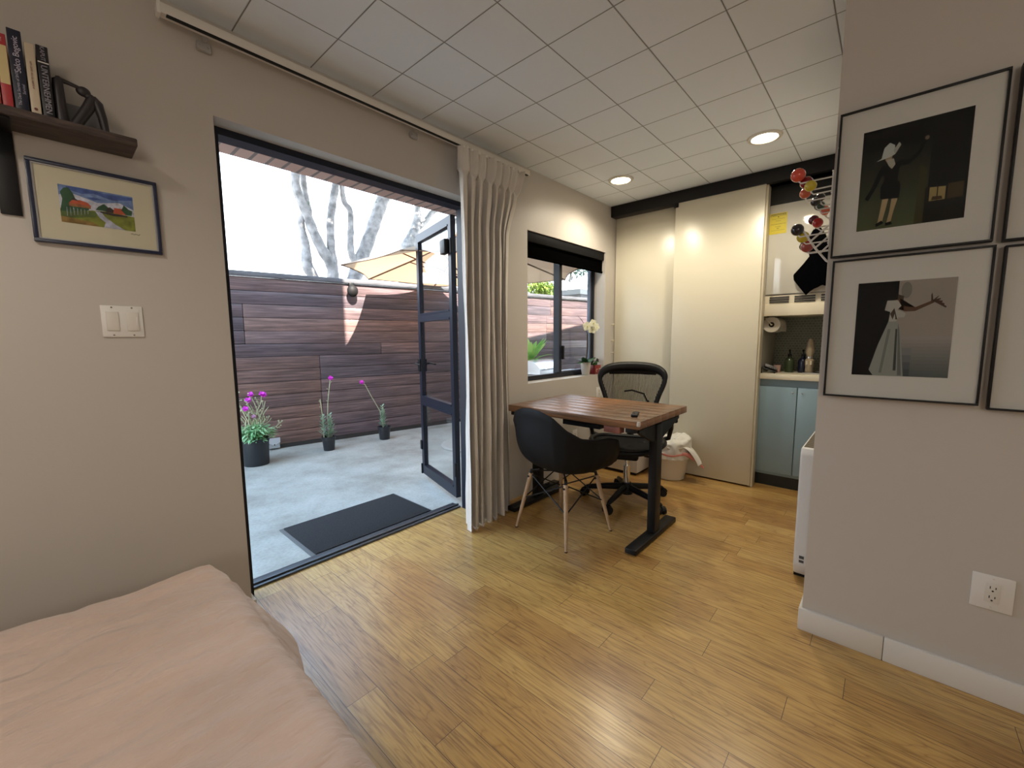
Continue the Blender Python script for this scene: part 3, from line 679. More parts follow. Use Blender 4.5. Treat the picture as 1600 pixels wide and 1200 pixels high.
def pic_dress(poly):
    grad_cols(poly, .42, 1, 0, .42, (86, 92, 90), (150, 142, 138), 12)
    poly((150, 140, 132), [(.42, .42), (1, .42), (1, 1), (.42, 1)])
    grad_cols(poly, .42, .62, 0, .30, (70, 76, 80), (120, 120, 120), 4)
    poly((8, 8, 10), [(0, 0), (.44, 0), (.44, 1), (0, 1)])
    poly((120, 116, 108), oval(.52, .90, .055, .085)); poly((70, 58, 48), [(.44, .86), (.50, .84), (.49, .76), (.43, .76)])
    poly((92, 66, 50), [(.40, .80), (.46, .82), (.47, .72), (.52, .68), (.62, .68), (.80, .76), (.80, .79), (.62, .72), (.46, .74), (.38, .74)])
    for k in range(5): poly((70, 50, 42), [(.78, .755+k*.006), (.79, .79), (.84+.02*k, .83-.028*k), (.835+.02*k, .815-.028*k)])
    poly((70, 50, 42), [(.77, .77), (.79, .78), (.775, .86), (.765, .84)])
    poly((168, 164, 156), [(.31, .70), (.33, .80), (.44, .80), (.48, .74), (.44, .70), (.53, .66), (.52, .62), (.46, .62), (.44, .58), (.36, .58), (.37, .68)])
    poly((70, 60, 52), [(.37, .66), (.40, .60), (.42, .66), (.43, .60), (.45, .60), (.41, .72)])
    poly((140, 142, 136), [(.36, .58), (.46, .58), (.50, .44), (.56, .0), (.24, .0), (.19, .06), (.27, .34)])
    poly((112, 114, 110), [(.36, .5), (.39, .5), (.33, .03), (.30, .03)]); poly((60, 64, 62), [(.44, .5), (.46, .5), (.48, .06), (.45, .06)]); poly((100, 104, 102), [(.46, .56), (.48, .5), (.54, .01), (.50, .01)])
def pic_dark(poly):
    poly((14, 14, 18), [(0, 0), (1, 0), (1, 1), (0, 1)]); poly((60, 60, 80), [(0, .10), (.5, .16), (1, .1), (1, .14), (.4, .2), (0, .13)]); poly((90, 88, 86), [(.4, .2), (.6, .2), (.56, .7), (.44, .7)])
W4 = .400
print_frame('black framed photograph of a woman in a white hat with raised arm', -.018, 1.494, W4, .499, (-.131, .133), (.084, .418), pic_hat)
print_frame('black framed photograph of a woman in a long white dress reaching out', -.027, .982, W4, .500, (-.121, .126), (.084, .412), pic_dress)
print_frame('upper framed print cut off by the right edge of the picture', -.445, 1.490, .415, .505, (-.02, .13), (.1, .42), pic_dark)
print_frame('lower framed print with a dark picture cut off at the right edge', -.450, .972, .410, .505, (-.120, .12), (.09, .40), pic_dark)
# ------------------------------------------------------------------ curtain and track
tr = thing('curtain_track', 'white curtain track along the wall above the open door', 'curtain rail', (1.35, 1.965, 2.35))
obj('rail', MB().bb((-.99, -.018, -.012), (1.02, .018, .022), bev=.003), M_WHITE, tr)
obj('slot', MB().bb((-.97, -.0185, -.016), (1.0, -.004, -.0115)), M_BPL, tr)
obj('end_cap', MB().bb((-.997, -.020, -.018), (-.985, .020, .026), bev=.003), M_WPL, tr)
for x in (-.85, .10):
    br = obj('wall_bracket', MB().bb((x-.024, .045, -.048), (x+.024, .064, -.014), bev=.006).bb((x-.008, .018, -.016), (x+.008, .05, -.008)).cyl((x-.014, .042, -.03), (x-.014, .046, -.03), .005, n=10).cyl((x+.014, .042, -.03), (x+.014, .046, -.03), .005, n=10), mat('grey_plastic', (.36, .35, .34), .4), tr)
def curtain():
    t = thing('curtain', 'pleated off-white linen curtain drawn back beside the open door', 'curtain', (1.9, 1.93, 0))
    ks = [(0.0, -.235, .265, .075), (.2, -.225, .265, .070), (.45, -.215, .250, .060), (.62, -.210, .252, .055), (.8, -.205, .27, .045), (.92, -.205, .345, .036), (1.0, -.200, .385, .028)]
    def ip(v, k):
        for a, b in zip(ks, ks[1:]):
            if v <= b[0]+1e-9:
                f = (v-a[0])/(b[0]-a[0]); f = f*f*(3-2*f); return a[k]+(b[k]-a[k])*f
        return ks[-1][k]
    b = MB(); NF = 8
    def fn(u, v):
        x0, x1, am = ip(v, 1), ip(v, 2), ip(v, 3)
        ph = u*NF*2*PI+0.5; top = max(0, (v-.88)/.12)
        nz = noise.noise(Vector((u*7, v*1.3, 3.1)))
        s = math.sin(ph+nz*.9)
        s = 1-2*abs(math.sin((ph+nz*.9)/2))**.8 if v < .93 else s
        sh = s if top == 0 else s*(1-top)+top*(math.copysign(abs(s)**1.6, s))
        if v > .93: sh = sh*.7+.5*math.sin(ph*2.0)
        x = x0+(x1-x0)*u+.018*math.cos(ph)*(1-top)
        y = am*sh*(0.8+.5*noise.noise(Vector((u*5, 0, 8))))+.012*noise.noise(Vector((u*20, v*4, 0)))
        z = 2.330*v + (.004+.012*(1-v)*noise.noise(Vector((u*9, 5, 0))))*(1 if v < .02 else 0)
        q = max(0, (u-.72)/.28)*(1-top); y = y*(1-.45*q)+.055*q
        if u < .09: y -= .05*(1-v)*(1-u/.09)
        return Vector((x, y-.0, max(.006, z)))
    b.grid(fn, 330, 70)
    # hem seam and tie-back pinch
    obj('cloth', b, M_CURT, t, sa=3)
    for k in range(9): obj('hook', MB().bb((-.17+k*.062, -.006, 2.318), (-.155+k*.062, .02, 2.334), bev=.002), M_WPL, t)
curtain()

# ------------------------------------------------------------------ desk
DKX0, DKX1, DKY0, DKY1, DKZ = 2.062, 2.765, .952, 1.89, .760
def desk():
    t = thing('standing_desk', 'wood plank desk top on black steel legs beside the window', 'desk', (2.4, 1.47, 0))
    O = Vector((2.4, 1.47, 0)); top = MB(); n = 7; wd = (DKX1-DKX0)/n
    for i in range(n):
        a = DKX0+i*wd-2.4
        top.bb((a+.0006, DKY0-1.47, DKZ-.042), (a+wd-.0006, DKY1-1.47, DKZ+random.uniform(-.0008, .0008)), bev=.0015)
    obj('desk_top', top, board_wood('reclaimed_planks', (.17, .080, .038), (.26, .135, .062), (.35, .20, .10), axis=1, pitch=wd, z0=DKX0-2.4, length=3.0, rough=.32), t)
    # sort grain: the planks run along Y, stacked along X
    obj('worn_corner', MB().box((DKX0-2.4+.004, DKY0-1.47+.005, DKZ-.012), (.016, .02, .028), rot=(.1, .2, .6), bev=.006), mat('chipped_corner', (.55, .50, .45), .7), t)
    fr = MB()
    for y in (-.45, .40):
        fr.bb((-.30, y-.03, DKZ-.075), (.34, y+.03, DKZ-.043), bev=.003)
    fr.bb((-.10, -.45, DKZ-.085), (-.06, .40, DKZ-.046)).bb((.06, -.45, DKZ-.085), (.10, .40, DKZ-.046))
    obj('top_frame', fr, M_BLACK, t)
    for y in (-.478, .415):
        lg = MB().bb((-.058, y-.025, .03), (.018, y+.025, .70), bev=.004).bb((-.055, y-.02, .55), (.015, y+.02, DKZ-.07), bev=.003)
        obj('leg', lg, M_BLACK, t)
        obj('foot', MB().bb((-.325, y-.034, .004), (.262, y+.034, .036), bev=.006), M_BLACK, t)
        gus = MB(); gus.prism([(-.27, .70), (.31, .70), (.31, .685), (.04, .60), (-.08, .60), (-.27, .685)], (0, y-.012, 0), (1, 0, 0), (0, 0, 1), (0, .024, 0))
        obj('leg_bracket', gus, M_BLACK, t)
    obj('wood_block', MB().bb((-.325, -.40, DKZ-.083), (-.27, -.30, DKZ-.043), bev=.002), mat('reddish_wood', (.20, .07, .05), .5, noise_amt=.3, nscale=20), t)
    obj('motor_box', MB().bb((-.30, -.26, DKZ-.082), (-.20, .0, DKZ-.045), bev=.003), M_BLACK, t)
desk()
rm = thing('remote_control', 'small black remote control lying on the desk corner', 'remote', (2.235, 1.058, DKZ+.001), math.radians(20))
obj('body', MB().bb((-.06, -.018, 0), (.06, .018, .014), bev=.004), M_BPL, rm)
bt = MB()
for i in range(5):
    for j in (-1, 1): bt.cyl((-.04+i*.018, j*.007, .013), (-.04+i*.018, j*.007, .0155), .0035, n=8)
obj('buttons', bt, mat('grey_rubber', (.08, .08, .085), .6), rm)

# ------------------------------------------------------------------ moulded armchair on dowel legs
def daw():
    t = thing('shell_armchair', 'black moulded armchair on wooden dowel legs tucked under the desk', 'chair', (2.10, 1.462, 0), math.radians(-8))
    t.scale = (1, 1, .985)
    rim = [(0, .235, 0, .428), (18, .235, .12, .430), (32, .215, .215, .455), (44, .175, .27, .555), (55, .12, .300, .628), (80, .02, .312, .655), (102, -.06, .300, .655), (122, -.145, .262, .668), (140, -.205, .212, .715), (155, -.245, .150, .783), (169, -.262, .070, .814), (180, -.264, 0, .82)]
    def rp(a):
        s = 1 if a <= 180 else -1; a = a if a <= 180 else 360-a
        for p, q in zip(rim, rim[1:]):
            if a <= q[0]+1e-9:
                f = (a-p[0])/(q[0]-p[0]); f = f*f*(3-2*f)*.35+f*.65
                return Vector((p[1]+(q[1]-p[1])*f, s*(p[2]+(q[2]-p[2])*f), p[3]+(q[3]-p[3])*f))
    b = MB(); c0 = Vector((.01, 0, .405))
    for th, in_ in ((0, 1), (.007, -1)):
        def fn(u, v):
            r = rp(u*360); d = r-c0; h = math.sin(v*PI/2)**.95; z = v**2.6 if d.z > .06 else v**1.5
            k = 1-(.10*math.sin(PI*v) if d.z > .1 else 0)*-.35
            p = Vector((c0.x+d.x*h*k, c0.y+d.y*h*k, c0.z+d.z*z))
            if v > .9:
                o = (v-.9)/.1; n2 = Vector((d.x, d.y, 0)).normalized(); p += n2*.014*o*o
            p.z -= th; p.x += (-th*.6 if 0 else 0)
            q = Vector((p.x-c0.x, p.y-c0.y, 0))
            if th and q.length > 1e-4: p += q.normalized()*th*.8*v
            return p
        b.grid(fn, 96, 28, closed_u=True)
    # rim band joining inner and outer skins
    def rf(u, v):
        r = rp(u*360); d = r-c0; n2 = Vector((d.x, d.y, 0)).normalized(); p = Vector((r.x, r.y, r.z))+n2*.014
        return p+Vector((0, 0, -.007*v))+n2*.0056*v
    b.grid(rf, 96, 2, closed_u=True)
    bmesh.ops.remove_doubles(b.bm, verts=b.bm.verts, dist=.0005)
    obj('seat_shell', b, mat('black_shell', (.004, .0045, .006), .62, spec=.25), t, sa=1.5)
    cr = [(.135, .145), (.135, -.145), (-.135, -.145), (-.135, .145)]; ft = [(.205, .215), (.205, -.215), (-.205, -.215), (-.205, .215)]
    legs = []
    for (a, c), (x, y) in zip(cr, ft):
        A = Vector((a, c, .385)); B = Vector((x, y, .0)); d = B-A
        lg = MB().tube([A+d*.05, A+d*.5, B+Vector((0, 0, .004))], [.0145, .0125, .0085], n=14)
        o = obj('leg', lg, M_LEGWOOD, t); legs.append((A, B))
        obj('leg_bracket', MB().tube([A+Vector((-a*.25, -c*.25, .008)), A+d*.0, A+d*.22], [.006, .010, .006], n=8).cyl(A+d*.1+Vector((-.02*a/abs(a), 0, 0)), A+d*.1+Vector((.02*a/abs(a), 0, 0)), .006, n=8), M_BLACK, t)
    wr = MB()
    for i in range(4):
        A, B = legs[i]; A2, B2 = legs[(i+1) % 4]
        wr.tube([A+(B-A)*.06, A2+(B2-A2)*.48], .0042, n=7); wr.tube([A2+(B2-A2)*.06, A+(B-A)*.48], .0042, n=7)
    for i in (0, 1): wr.tube([legs[i][0], legs[i+2][0]], .005, n=7)
    obj('wire_struts', wr, M_BLACK, t)
    for A, B in legs: obj('foot_glide', MB().cyl(B, B+Vector((0, 0, .006)), .009, n=12), M_BPL, t)
daw()

# ------------------------------------------------------------------ mesh office chair
def aeron():
    t = thing('office_chair', 'black mesh office chair with armrests behind the desk', 'office chair', (2.80, 1.38, 0), math.radians(202))
    # local: +X is where the sitter faces
    base_rot = math.radians(183-202)
    hub = MB().lathe([(.03, .05), (.045, .055), (.048, .11), (.034, .135), (.034, .14)]); obj('hub', hub, M_BPL, t)
    for k in range(5):
        a = base_rot+k*2*PI/5; d = Vector((math.cos(a), math.sin(a), 0))
        ar = MB(); ar.tube([d*.03+Vector((0, 0, .105)), d*.15+Vector((0, 0, .092)), d*.285+Vector((0, 0, .072)), d*.305+Vector((0, 0, .066))], [.026, .023, .017, .012], n=10, sx=.9)
        o = obj('base_arm', ar, M_BPL, t)
        cs = MB(); p = d*.31; sd = Vector((-d.y, d.x, 0)).lerp(d, .3).normalized()
        for s in (-1, 1): cs.cyl(p+sd*s*.010+Vector((0, 0, .028)), p+sd*s*.026+Vector((0, 0, .028)), .028, n=20)
        cs.cyl(p+Vector((0, 0, .025)), p+Vector((0, 0, .07)), .008, n=10); cs.tube(arc_pts(p+Vector((0, 0, .028)), .031, .2, PI-.2, 8, Vector((sd.y, -sd.x, 0)), (0, 0, 1)), .007, n=8)
        obj('caster', cs, M_BPL, t)
    obj('gas_cylinder', MB().cyl((0, 0, .13), (0, 0, .27), .025).cyl((0, 0, .27), (0, 0, .36), .014), M_CHROME, t)
    mc = MB().bb((-.13, -.085, .33), (.11, .085, .40), bev=.02, seg=3).bb((-.19, -.05, .35), (-.10, .05, .42), bev=.015).bb((.0, -.15, .36), (.07, .15, .395), bev=.012)
    mc.cyl((.03, .12, .355), (.03, .22, .35), .007).sphere((.03, .225, .35), .016, 10).cyl((-.04, -.12, .355), (-.04, -.2, .345), .007).sphere((-.04, -.205, .345), .016, 10)
    obj('tilt_mechanism', mc, M_BPL, t)
    # seat
    sf = []
    for i in range(40):
        a = 2*PI*i/40; x = .235*math.copysign(abs(math.cos(a))**.75, math.cos(a)); y = .255*math.copysign(abs(math.sin(a))**.7, math.sin(a))
        if x < 0: y *= 1-.12*abs(x)/.235
        sf.append(Vector((x+.02, y, .445+.012*(x/.235)-.035*max(0, x/.235)**4+.018*(y/.255)**2)))
    obj('seat_frame', MB().tube(sf, .019, n=10, closed=True), M_BPL, t)
    def sm(u, v):
        i = u*40; p = sf[int(i) % 40].lerp(sf[(int(i)+1) % 40], i-int(i)); c = Vector((.02, 0, .43)); q = c.lerp(p, v); q.z -= .012*(1-v*v); return q
    obj('seat_mesh', MB().grid(sm, 40, 8, closed_u=True), mat('seat_weave', (.006, .006, .007), .7, spec=.2, bump=.5, bscale=500), t, sa=3)
    # back
    bf = []
    prof = [(0, .545), (.08, .540), (.14, .555), (.170, .60), (.182, .68), (.205, .76), (.232, .83), (.245, .88), (.235, .925), (.19, .957), (.11, .972), (0, .976)]
    pr_ = prof+[(-y, z) for y, z in prof[-2:0:-1]]
    def bx(y, z): return -.235-.10*((z-.545)/.44)+.10*((z-.70)/.3)**2*-.3 + .05*(abs(y)/.26)**2
    pts = []
    N = len(pr_)
    for i in range(N):
        p0, p1, p2, p3 = (pr_[(i+k-1) % N] for k in range(4))
        for f in (0, .25, .5, .75):
            c = [0.5*(2*p1[j]+(p2[j]-p0[j])*f+(2*p0[j]-5*p1[j]+4*p2[j]-p3[j])*f*f+(-p0[j]+3*p1[j]-3*p2[j]+p3[j])*f**3) for j in (0, 1)]
            pts.append(Vector((bx(*c), c[0], c[1])))
    rr = [.018+.020*max(0, (p.z-.88)/.09) for p in pts]
    obj('back_frame', MB().tube(pts, rr, n=12, closed=True), M_BPL, t)
    M_ = len(pts)
    def bm_(u, v):
        i = u*M_; p = pts[int(i) % M_].lerp(pts[(int(i)+1) % M_], i-int(i)); c = Vector((-.275, 0, .76)); q = c.lerp(p, v); q.x += -.012*(1-v*v); return q
    obj('back_mesh', MB().grid(bm_, M_, 10, closed_u=True), M_MESH, t, sa=3)
    tb = MB().tube([(bx(y, .965), y, .945-.4*y*y) for y in (-.18, -.11, -.05, .05, .11, .18)], [.02, .028, .03, .03, .028, .02], n=10, sx=.5)
    obj('head_band', tb, M_BPL, t)
    obj('lumbar_support', MB().tube([(-.31, -.15, .655), (-.325, -.08, .665), (-.33, 0, .667), (-.325, .08, .665), (-.31, .15, .655)], [.012, .024, .026, .024, .012], n=10, sx=.45), M_BPL, t)
    obj('back_post', MB().tube([(-.16, 0, .38), (-.26, 0, .42), (-.315, 0, .52), (-.33, 0, .60), (-.345, .0, .68)], [.03, .028, .022, .018, .012], n=10), M_BPL, t)
    cable = MB().tube([(-.335, .10, .62), (-.34, .12, .70), (-.345, .09, .76), (-.35, .0, .785), (-.35, -.06, .775)], .007, n=8); cable.tube([(-.33, .12, .60), (-.33, .125, .71)], .012, n=8)
    obj('back_yoke', cable, M_BPL, t)
    for s in (-1, 1):
        ar = MB().tube([(-.20, s*.20, .42), (-.19, s*.285, .45), (-.17, s*.300, .53), (-.13, s*.300, .59), (-.06, s*.298, .618)], [.016, .018, .017, .016, .012], n=10)
        o = obj('armrest', ar, M_BPL, t)
        obj('arm_pad', MB().box((-.035, s*.298, .630), (.215, .080, .030), bev=.014, seg=3), M_BPL, o)
aeron()

# ------------------------------------------------------------------ trash bin, pedestal, heater, cables
def bin_():
    t = thing('trash_bin', 'white waste bin with a pink-tied white bag against the sliding panel', 'bin', (3.535, 1.335, 0))
    obj('bin_body', MB().lathe([(.0001, .004), (.112, .004), (.115, .012), (.150, .285), (.154, .29), (.147, .292), (.11, .016), (.0001, .014)], cap=False), mat('cream_plastic', (.68, .62, .50), .4), t)
    def fn(u, v):
        a = u*2*PI; r = .156+.006*math.sin(a*9)+.008*noise.noise(Vector((math.cos(a)*3, math.sin(a)*3, v*5)))
        if v < .55: z = .19+.13*v/.55; r *= 1+.02*math.sin(a*13+v*9); k = 1
        else:
            f = (v-.55)/.45; k = 1-f*f; z = .32+.035*math.sin(f*PI*.9)+.02*noise.noise(Vector((math.cos(a)*4*k, math.sin(a)*4*k, 2)))-.02*f
        z += .012*noise.noise(Vector((math.cos(a)*5, math.sin(a)*5, v*3)))+(.025*max(0, math.cos(a+.9)) if v > .3 else 0)
        return Vector((r*k*math.cos(a), r*k*math.sin(a), z))
    obj('liner_bag', MB().grid(fn, 96, 26, closed_u=True), mat('white_bag', (.72, .70, .64), .45, bump=.4, bscale=30), t, sa=3)
    rb = MB(); rb.tube([Vector((.160*math.cos(a), .160*math.sin(a), .232+.006*math.sin(a*5))) for a in [2*PI*i/48 for i in range(48)]], .0085, n=6, closed=True, sx=.4)
    rb.tube([(-.10, -.13, .25), (-.07, -.165, .24), (-.03, -.215, .20), (.0, -.25, .15), (.01, -.27, .125)], [.008, .018, .016, .012, .004], n=8, sx=.4)
    obj('drawstring', rb, mat('pink_ribbon', (.66, .24, .20), .5), t)
    fl = MB()
    fl.grid(lambda u, v: Vector((-.09+.10*u+.02*v, -.12-.13*v-.02*math.sin(u*6), .30-.14*v*v+.02*math.sin(u*7)*v)), 14, 10)
    obj('bag_flap', fl, mat('white_bag', (.72, .70, .64)), t, sa=3)
bin_()
pd = thing('storage_box', 'low white storage box on the floor in the window corner', 'box', (3.49, 1.78, 0))
obj('body', MB().bb((-.145, -.225, .028), (.17, .24, .44), bev=.004), M_WHITE, pd)
obj('plinth', MB().bb((-.12, -.20, 0), (.15, .225, .028)), M_BPL, pd)
obj('lid', MB().bb((-.147, -.227, .44), (.172, .242, .462), bev=.004), M_WHITE, pd)
def heater():
    t = thing('panel_heater', 'slim white panel heater standing behind the right wall corner', 'heater', (2.40, .246, .0))
    prof = []
    for (cx, cz, a0) in ((.012, .035, PI), (.012, .65, PI/2)): pass
    b = MB(); pts = [(0, .06), (.03, .0), (.60, .0), (.62, .03), (.62, .63), (.60, .65), (.02, .65), (.0, .62)]
    b.prism(pts, (0, -.036, 0), (1, 0, 0), (0, 0, 1), (0, .072, 0)); bmesh.ops.bevel(b.bm, geom=list(b.bm.edges), offset=.010, segments=3, profile=.5, affect='EDGES')
    for f in b.bm.faces: f.smooth = True
    obj('casing', b, M_WPL, t)
    g = MB()
    for i in range(26): g.bb((.03+i*.022, -.026, .6475), (.042+i*.022, .026, .6525))
    obj('grille', g, mat('grille_shadow', (.16, .13, .09), .6), t)
    obj('rating_mark', MB().bb((-.0015, -.008, .095), (.0, .012, .11)).bb((-.0015, -.008, .075), (.0, .012, .088)), mat('grey_rubber', (.08, .08, .085)), t)
    ft = MB(); ft.bb((.06, -.03, -.0), (.10, .034, .002))
    t.location.z = .02
    obj('foot', MB().bb((.05, -.036, -.02), (.12, .036, .004)).bb((.5, -.036, -.02), (.57, .036, .004)), M_BPL, t)
heater()
cd = thing('power_strip', 'black power strip with tangled cords on the floor under the desk', 'power strip', (2.60, 1.965, 0))
obj('strip', MB().bb((-.11, -.03, .001), (.13, .03, .04), bev=.006), M_BPL, cd)
cb = MB(); random.seed(3)
for k in range(5):
    z = .02; p = Vector((random.uniform(-.1, .1), 0, .045)); pts = [p]
    for i in range(14): pts.append(Vector((-.14+.05*k+.09*math.sin(i*.9+k), -.02+.05*math.cos(i*.8+k*2), .012+.02*abs(math.sin(i*1.1+k)))))
    cb.tube(pts, .0045, n=6)
cb.tube([(.13, 0, .02), (.25, .03, .006), (.42, .06, .006), (.5, .085, .10), (.535, .085, .28)], .004, n=6)
obj('cords', cb, M_BPL, cd)
c2 = thing('hanging_cord', 'thin black cord looping down from under the desk top', 'cord', (2.62, 1.93, .70))
obj('cord', MB().tube([(0, 0, .015), (.01, -.01, -.03), (.0, .0, -.08), (-.04, .02, -.12), (-.08, .03, -.10), (-.10, .02, -.02)], .0035, n=6), M_BPL, c2)
# ------------------------------------------------------------------ kitchen nook
KX = 3.80
bc = thing('base_cabinet', 'light blue base cabinet under the cream counter in the nook', 'cabinet', (KX, .26, 0))
obj('carcass', MB().bb((.018, -.56, .10), (.54, .50, .872)), M_BLUE, bc)
obj('toe_kick', MB().bb((.05, -.56, 0), (.5, .50, .10)), mat('toe_kick_dark', (.02, .028, .03), .4), bc)
for a, b, ks in ((.235, .487, .26), (-.02, .229, .20), (-.28, -.026, -.25)):
    d = obj('door', MB().bb((0, a, .125), (.018, b, .815), bev=.002), M_BLUE, bc)
    obj('knob', MB().lathe([(.0001, -.010), (.006, -.009), (.004, -.002), (.004, .0)], c=(0, ks, .775), axis='x', n=12), M_STEEL, d)
ct = thing('countertop', 'cream countertop over the blue cabinet', 'countertop', (KX, .26, .873))
obj('slab', MB().bb((-.025, -.56, 0), (.54, .50, .042), bev=.004), M_CREAM, ct)
sk = thing('sink', 'steel sink rim set in the cream countertop', 'sink', (4.02, .35, .9185))
obj('rim', MB().tube([(-.11, -.18, .003), (.11, -.18, .003), (.11, .13, .003), (-.11, .13, .003)], .006, n=8, closed=True), M_STEEL, sk)
obj('basin', MB().bb((-.10, -.17, -.002), (.10, .12, .0015)), mat('basin_steel', (.2, .2, .2), .4, .9), sk)
hexm = brick_mat('penny_tiles', (.20, .23, .20), (.25, .28, .25), (.40, .42, .38), .024, .021, .0022, (1, 2), .3)
struct('trim_6', MB().bb((4.335, -.39, .915), (4.349, .760, 1.40)), hexm)
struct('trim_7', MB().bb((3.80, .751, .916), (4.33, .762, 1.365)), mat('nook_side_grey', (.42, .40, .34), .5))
uc = thing('upper_cabinet', 'glossy white upper cabinet above the vented hood strip', 'cabinet', (KX, .26, 1.527))
obj('body', MB().bb((.018, -.56, .0), (.45, .495, .672)), M_WPL, uc)
M_GLOSSY = mat('glossy_white', (.56, .54, .48), .07, spec=.6)
obj('door', MB().bb((0, -.20, .003), (.018, .482, .672), bev=.002), M_GLOSSY, uc)
obj('door', MB().bb((0, -.56, .003), (.018, -.205, .672), bev=.002), M_GLOSSY, uc)
hd = thing('range_hood', 'cream hood strip with dark vent slots under the white cabinet', 'hood', (KX, .26, 1.365))
obj('housing', MB().bb((-.005, -.56, 0), (.45, .497, .09), bev=.003).bb((.01, -.56, .09), (.45, .497, .158)), M_CREAM, hd)
for k in range(4):
    a = .325-.163*k; v = MB()
    for q in range(3): v.bb((.003, a, .098+q*.018), (.0105, a+.128, .110+q*.018))
    obj('vent_slots', v, mat('vent_dark', (.05, .045, .04), .6), hd)
nt_ = thing('energy_label', 'yellow printed energy guide label on the white cabinet door', 'label', (KX-.0008, .685, 2.06))
obj('paper', MB().bb((-.0006, -.057, -.077), (0, .057, .077)), mat('label_yellow', (.62, .50, .012), .45), nt_)
def ntext(s, y, z, size, sx=1): text_mesh('printed_text', s, size, frame_mtx((-.0009, y, z), (0, -1, 0), (0, 0, 1)), mat('label_ink', (.05, .04, .01), .6), nt_, .0002, sx=sx)
ntext('ENERGYGUIDE', 0, .060, .0155); ntext('Estimated Yearly Energy Use', 0, .035, .007); ntext('Refrigerator', 0, .020, .007)
obj('printed_rules', MB().bb((-.0009, -.05, .067), (-.0005, .05, .0705)).bb((-.0009, -.05, -.005), (-.0005, .05, -.003)).bb((-.0009, -.045, -.05), (-.0005, .045, -.0485)).cyl((-.0009, .0, .048), (-.0005, 0, .048), .004, n=10), mat('label_ink', (.05, .04, .01)), nt_)
ntext('Cost Range', 0, -.022, .008); ntext('283', 0, -.036, .012)
# paper towel
pt = thing('paper_towel', 'white paper towel roll on a holder under the hood', 'paper towel', (3.86, .70, 1.30))
obj('roll', MB().lathe([(.020, -.0), (.060, -.0), (.060, .26), (.020, .26), (.020, 0)], axis='x', cap=False), mat('paper_white', (.62, .58, .50), .8), pt)
obj('core', MB().lathe([(.0001, .004), (.0195, .004), (.0195, .01)], axis='x', cap=False), M_BPL, pt)
obj('holder_arm', MB().cyl((-.012, 0, 0), (.28, 0, 0), .006, n=10).bar((-.012, 0, 0), (-.012, .04, .05), .02, .004).bar((-.012, .04, .05), (.05, .04, .063), .02, .004), M_CREAM, pt)
obj('loose_sheet', MB().grid(lambda u, v: Vector((.01+.24*u, -.06-.004*math.sin(v*3), -.0-.055*v)), 4, 6), mat('paper_white', (.62, .58, .50)), pt)
# things on the counter
CTZ = .9155
def soap(x, y, col, lab, h=.13):
    t = thing('soap_bottle', lab, 'bottle', (x, y, CTZ))
    obj('bottle', MB().lathe([(.0001, .0), (.030, .0), (.033, .006), (.033, h*.72), (.026, h*.85), (.013, h*.92), (.013, h)], n=24), mat('soap_%02x' % col[0], lin(col), .15), t)
    obj('pump', MB().cyl((0, 0, h), (0, 0, h+.018), .014, n=14).cyl((0, 0, h+.018), (0, 0, h+.045), .005, n=10).tube([(0, 0, h+.048), (-.02, 0, h+.05), (-.038, 0, h+.042)], [.008, .007, .004], n=8), M_BPL, t)
soap(4.05, .592, (58, 70, 46), 'green soap pump bottle left of the two on the counter')
soap(4.05, .500, (26, 30, 50), 'dark blue soap pump bottle right of the two on the counter')
cup = thing('cup', 'small pinkish cup beside the soap bottles', 'cup', (3.97, .66, CTZ))
obj('body', MB().lathe([(.0001, .0), (.020, .0), (.025, .06), (.0225, .06), (.018, .005), (.0001, .005)], cap=False), mat('pink_ceramic', (.45, .28, .24), .4), cup)
fc = thing('water_filter', 'beige upright filter bottle standing on the counter', 'bottle', (4.0, .452, CTZ))
obj('body', MB().lathe([(.0001, 0), (.026, 0), (.028, .01), (.026, .05), (.030, .07), (.030, .105), (.022, .115), (.022, .15), (.028, .16), (.028, .195), (.020, .24), (.012, .27), (.0001, .272)], n=24), mat('beige_plastic', (.40, .32, .22), .35), fc)
obj('collar', MB().lathe([(.0235, .118), (.0255, .120), (.0255, .132), (.0235, .134)], n=24), M_CHROME, fc)
for dy in (-.014, .014): obj('valve', MB().cyl((-.03, dy, .07), (-.03, dy, .10), .007, n=10), M_CREAM, fc)
sp_ = thing('dish_rack', 'small dark wire dish rack at the left end of the counter', 'rack', (3.93, .705, CTZ))
rk = MB()
for i in range(7): rk.tube([(-.10+.034*i, -.05, .012), (-.10+.034*i, 0, .03), (-.10+.034*i, .04, .045)], .003, n=6)
for y, z in ((-.05, .012), (0, .03), (.04, .045)): rk.tube([(-.10, y, z), (.104, y, z)], .003, n=6)
for x in (-.10, .10):
    rk.tube([(x, -.05, .0), (x, -.05, .012)], .003, n=6); rk.tube([(x, .04, .0), (x, .04, .045)], .003, n=6)
obj('wire', rk, M_BLACK, sp_)
tl = thing('dish_cloth', 'folded grey striped cloth lying on the dish rack', 'cloth', (3.93, .70, CTZ+.035))
obj('cloth', MB().box((0, 0, .012), (.12, .09, .018), rot=(.35, 0, .2), bev=.007), brick_mat('striped_cloth', (.35, .35, .37), (.05, .05, .06), (.5, .5, .5), .5, .012, .001, (0, 1), .8), tl)

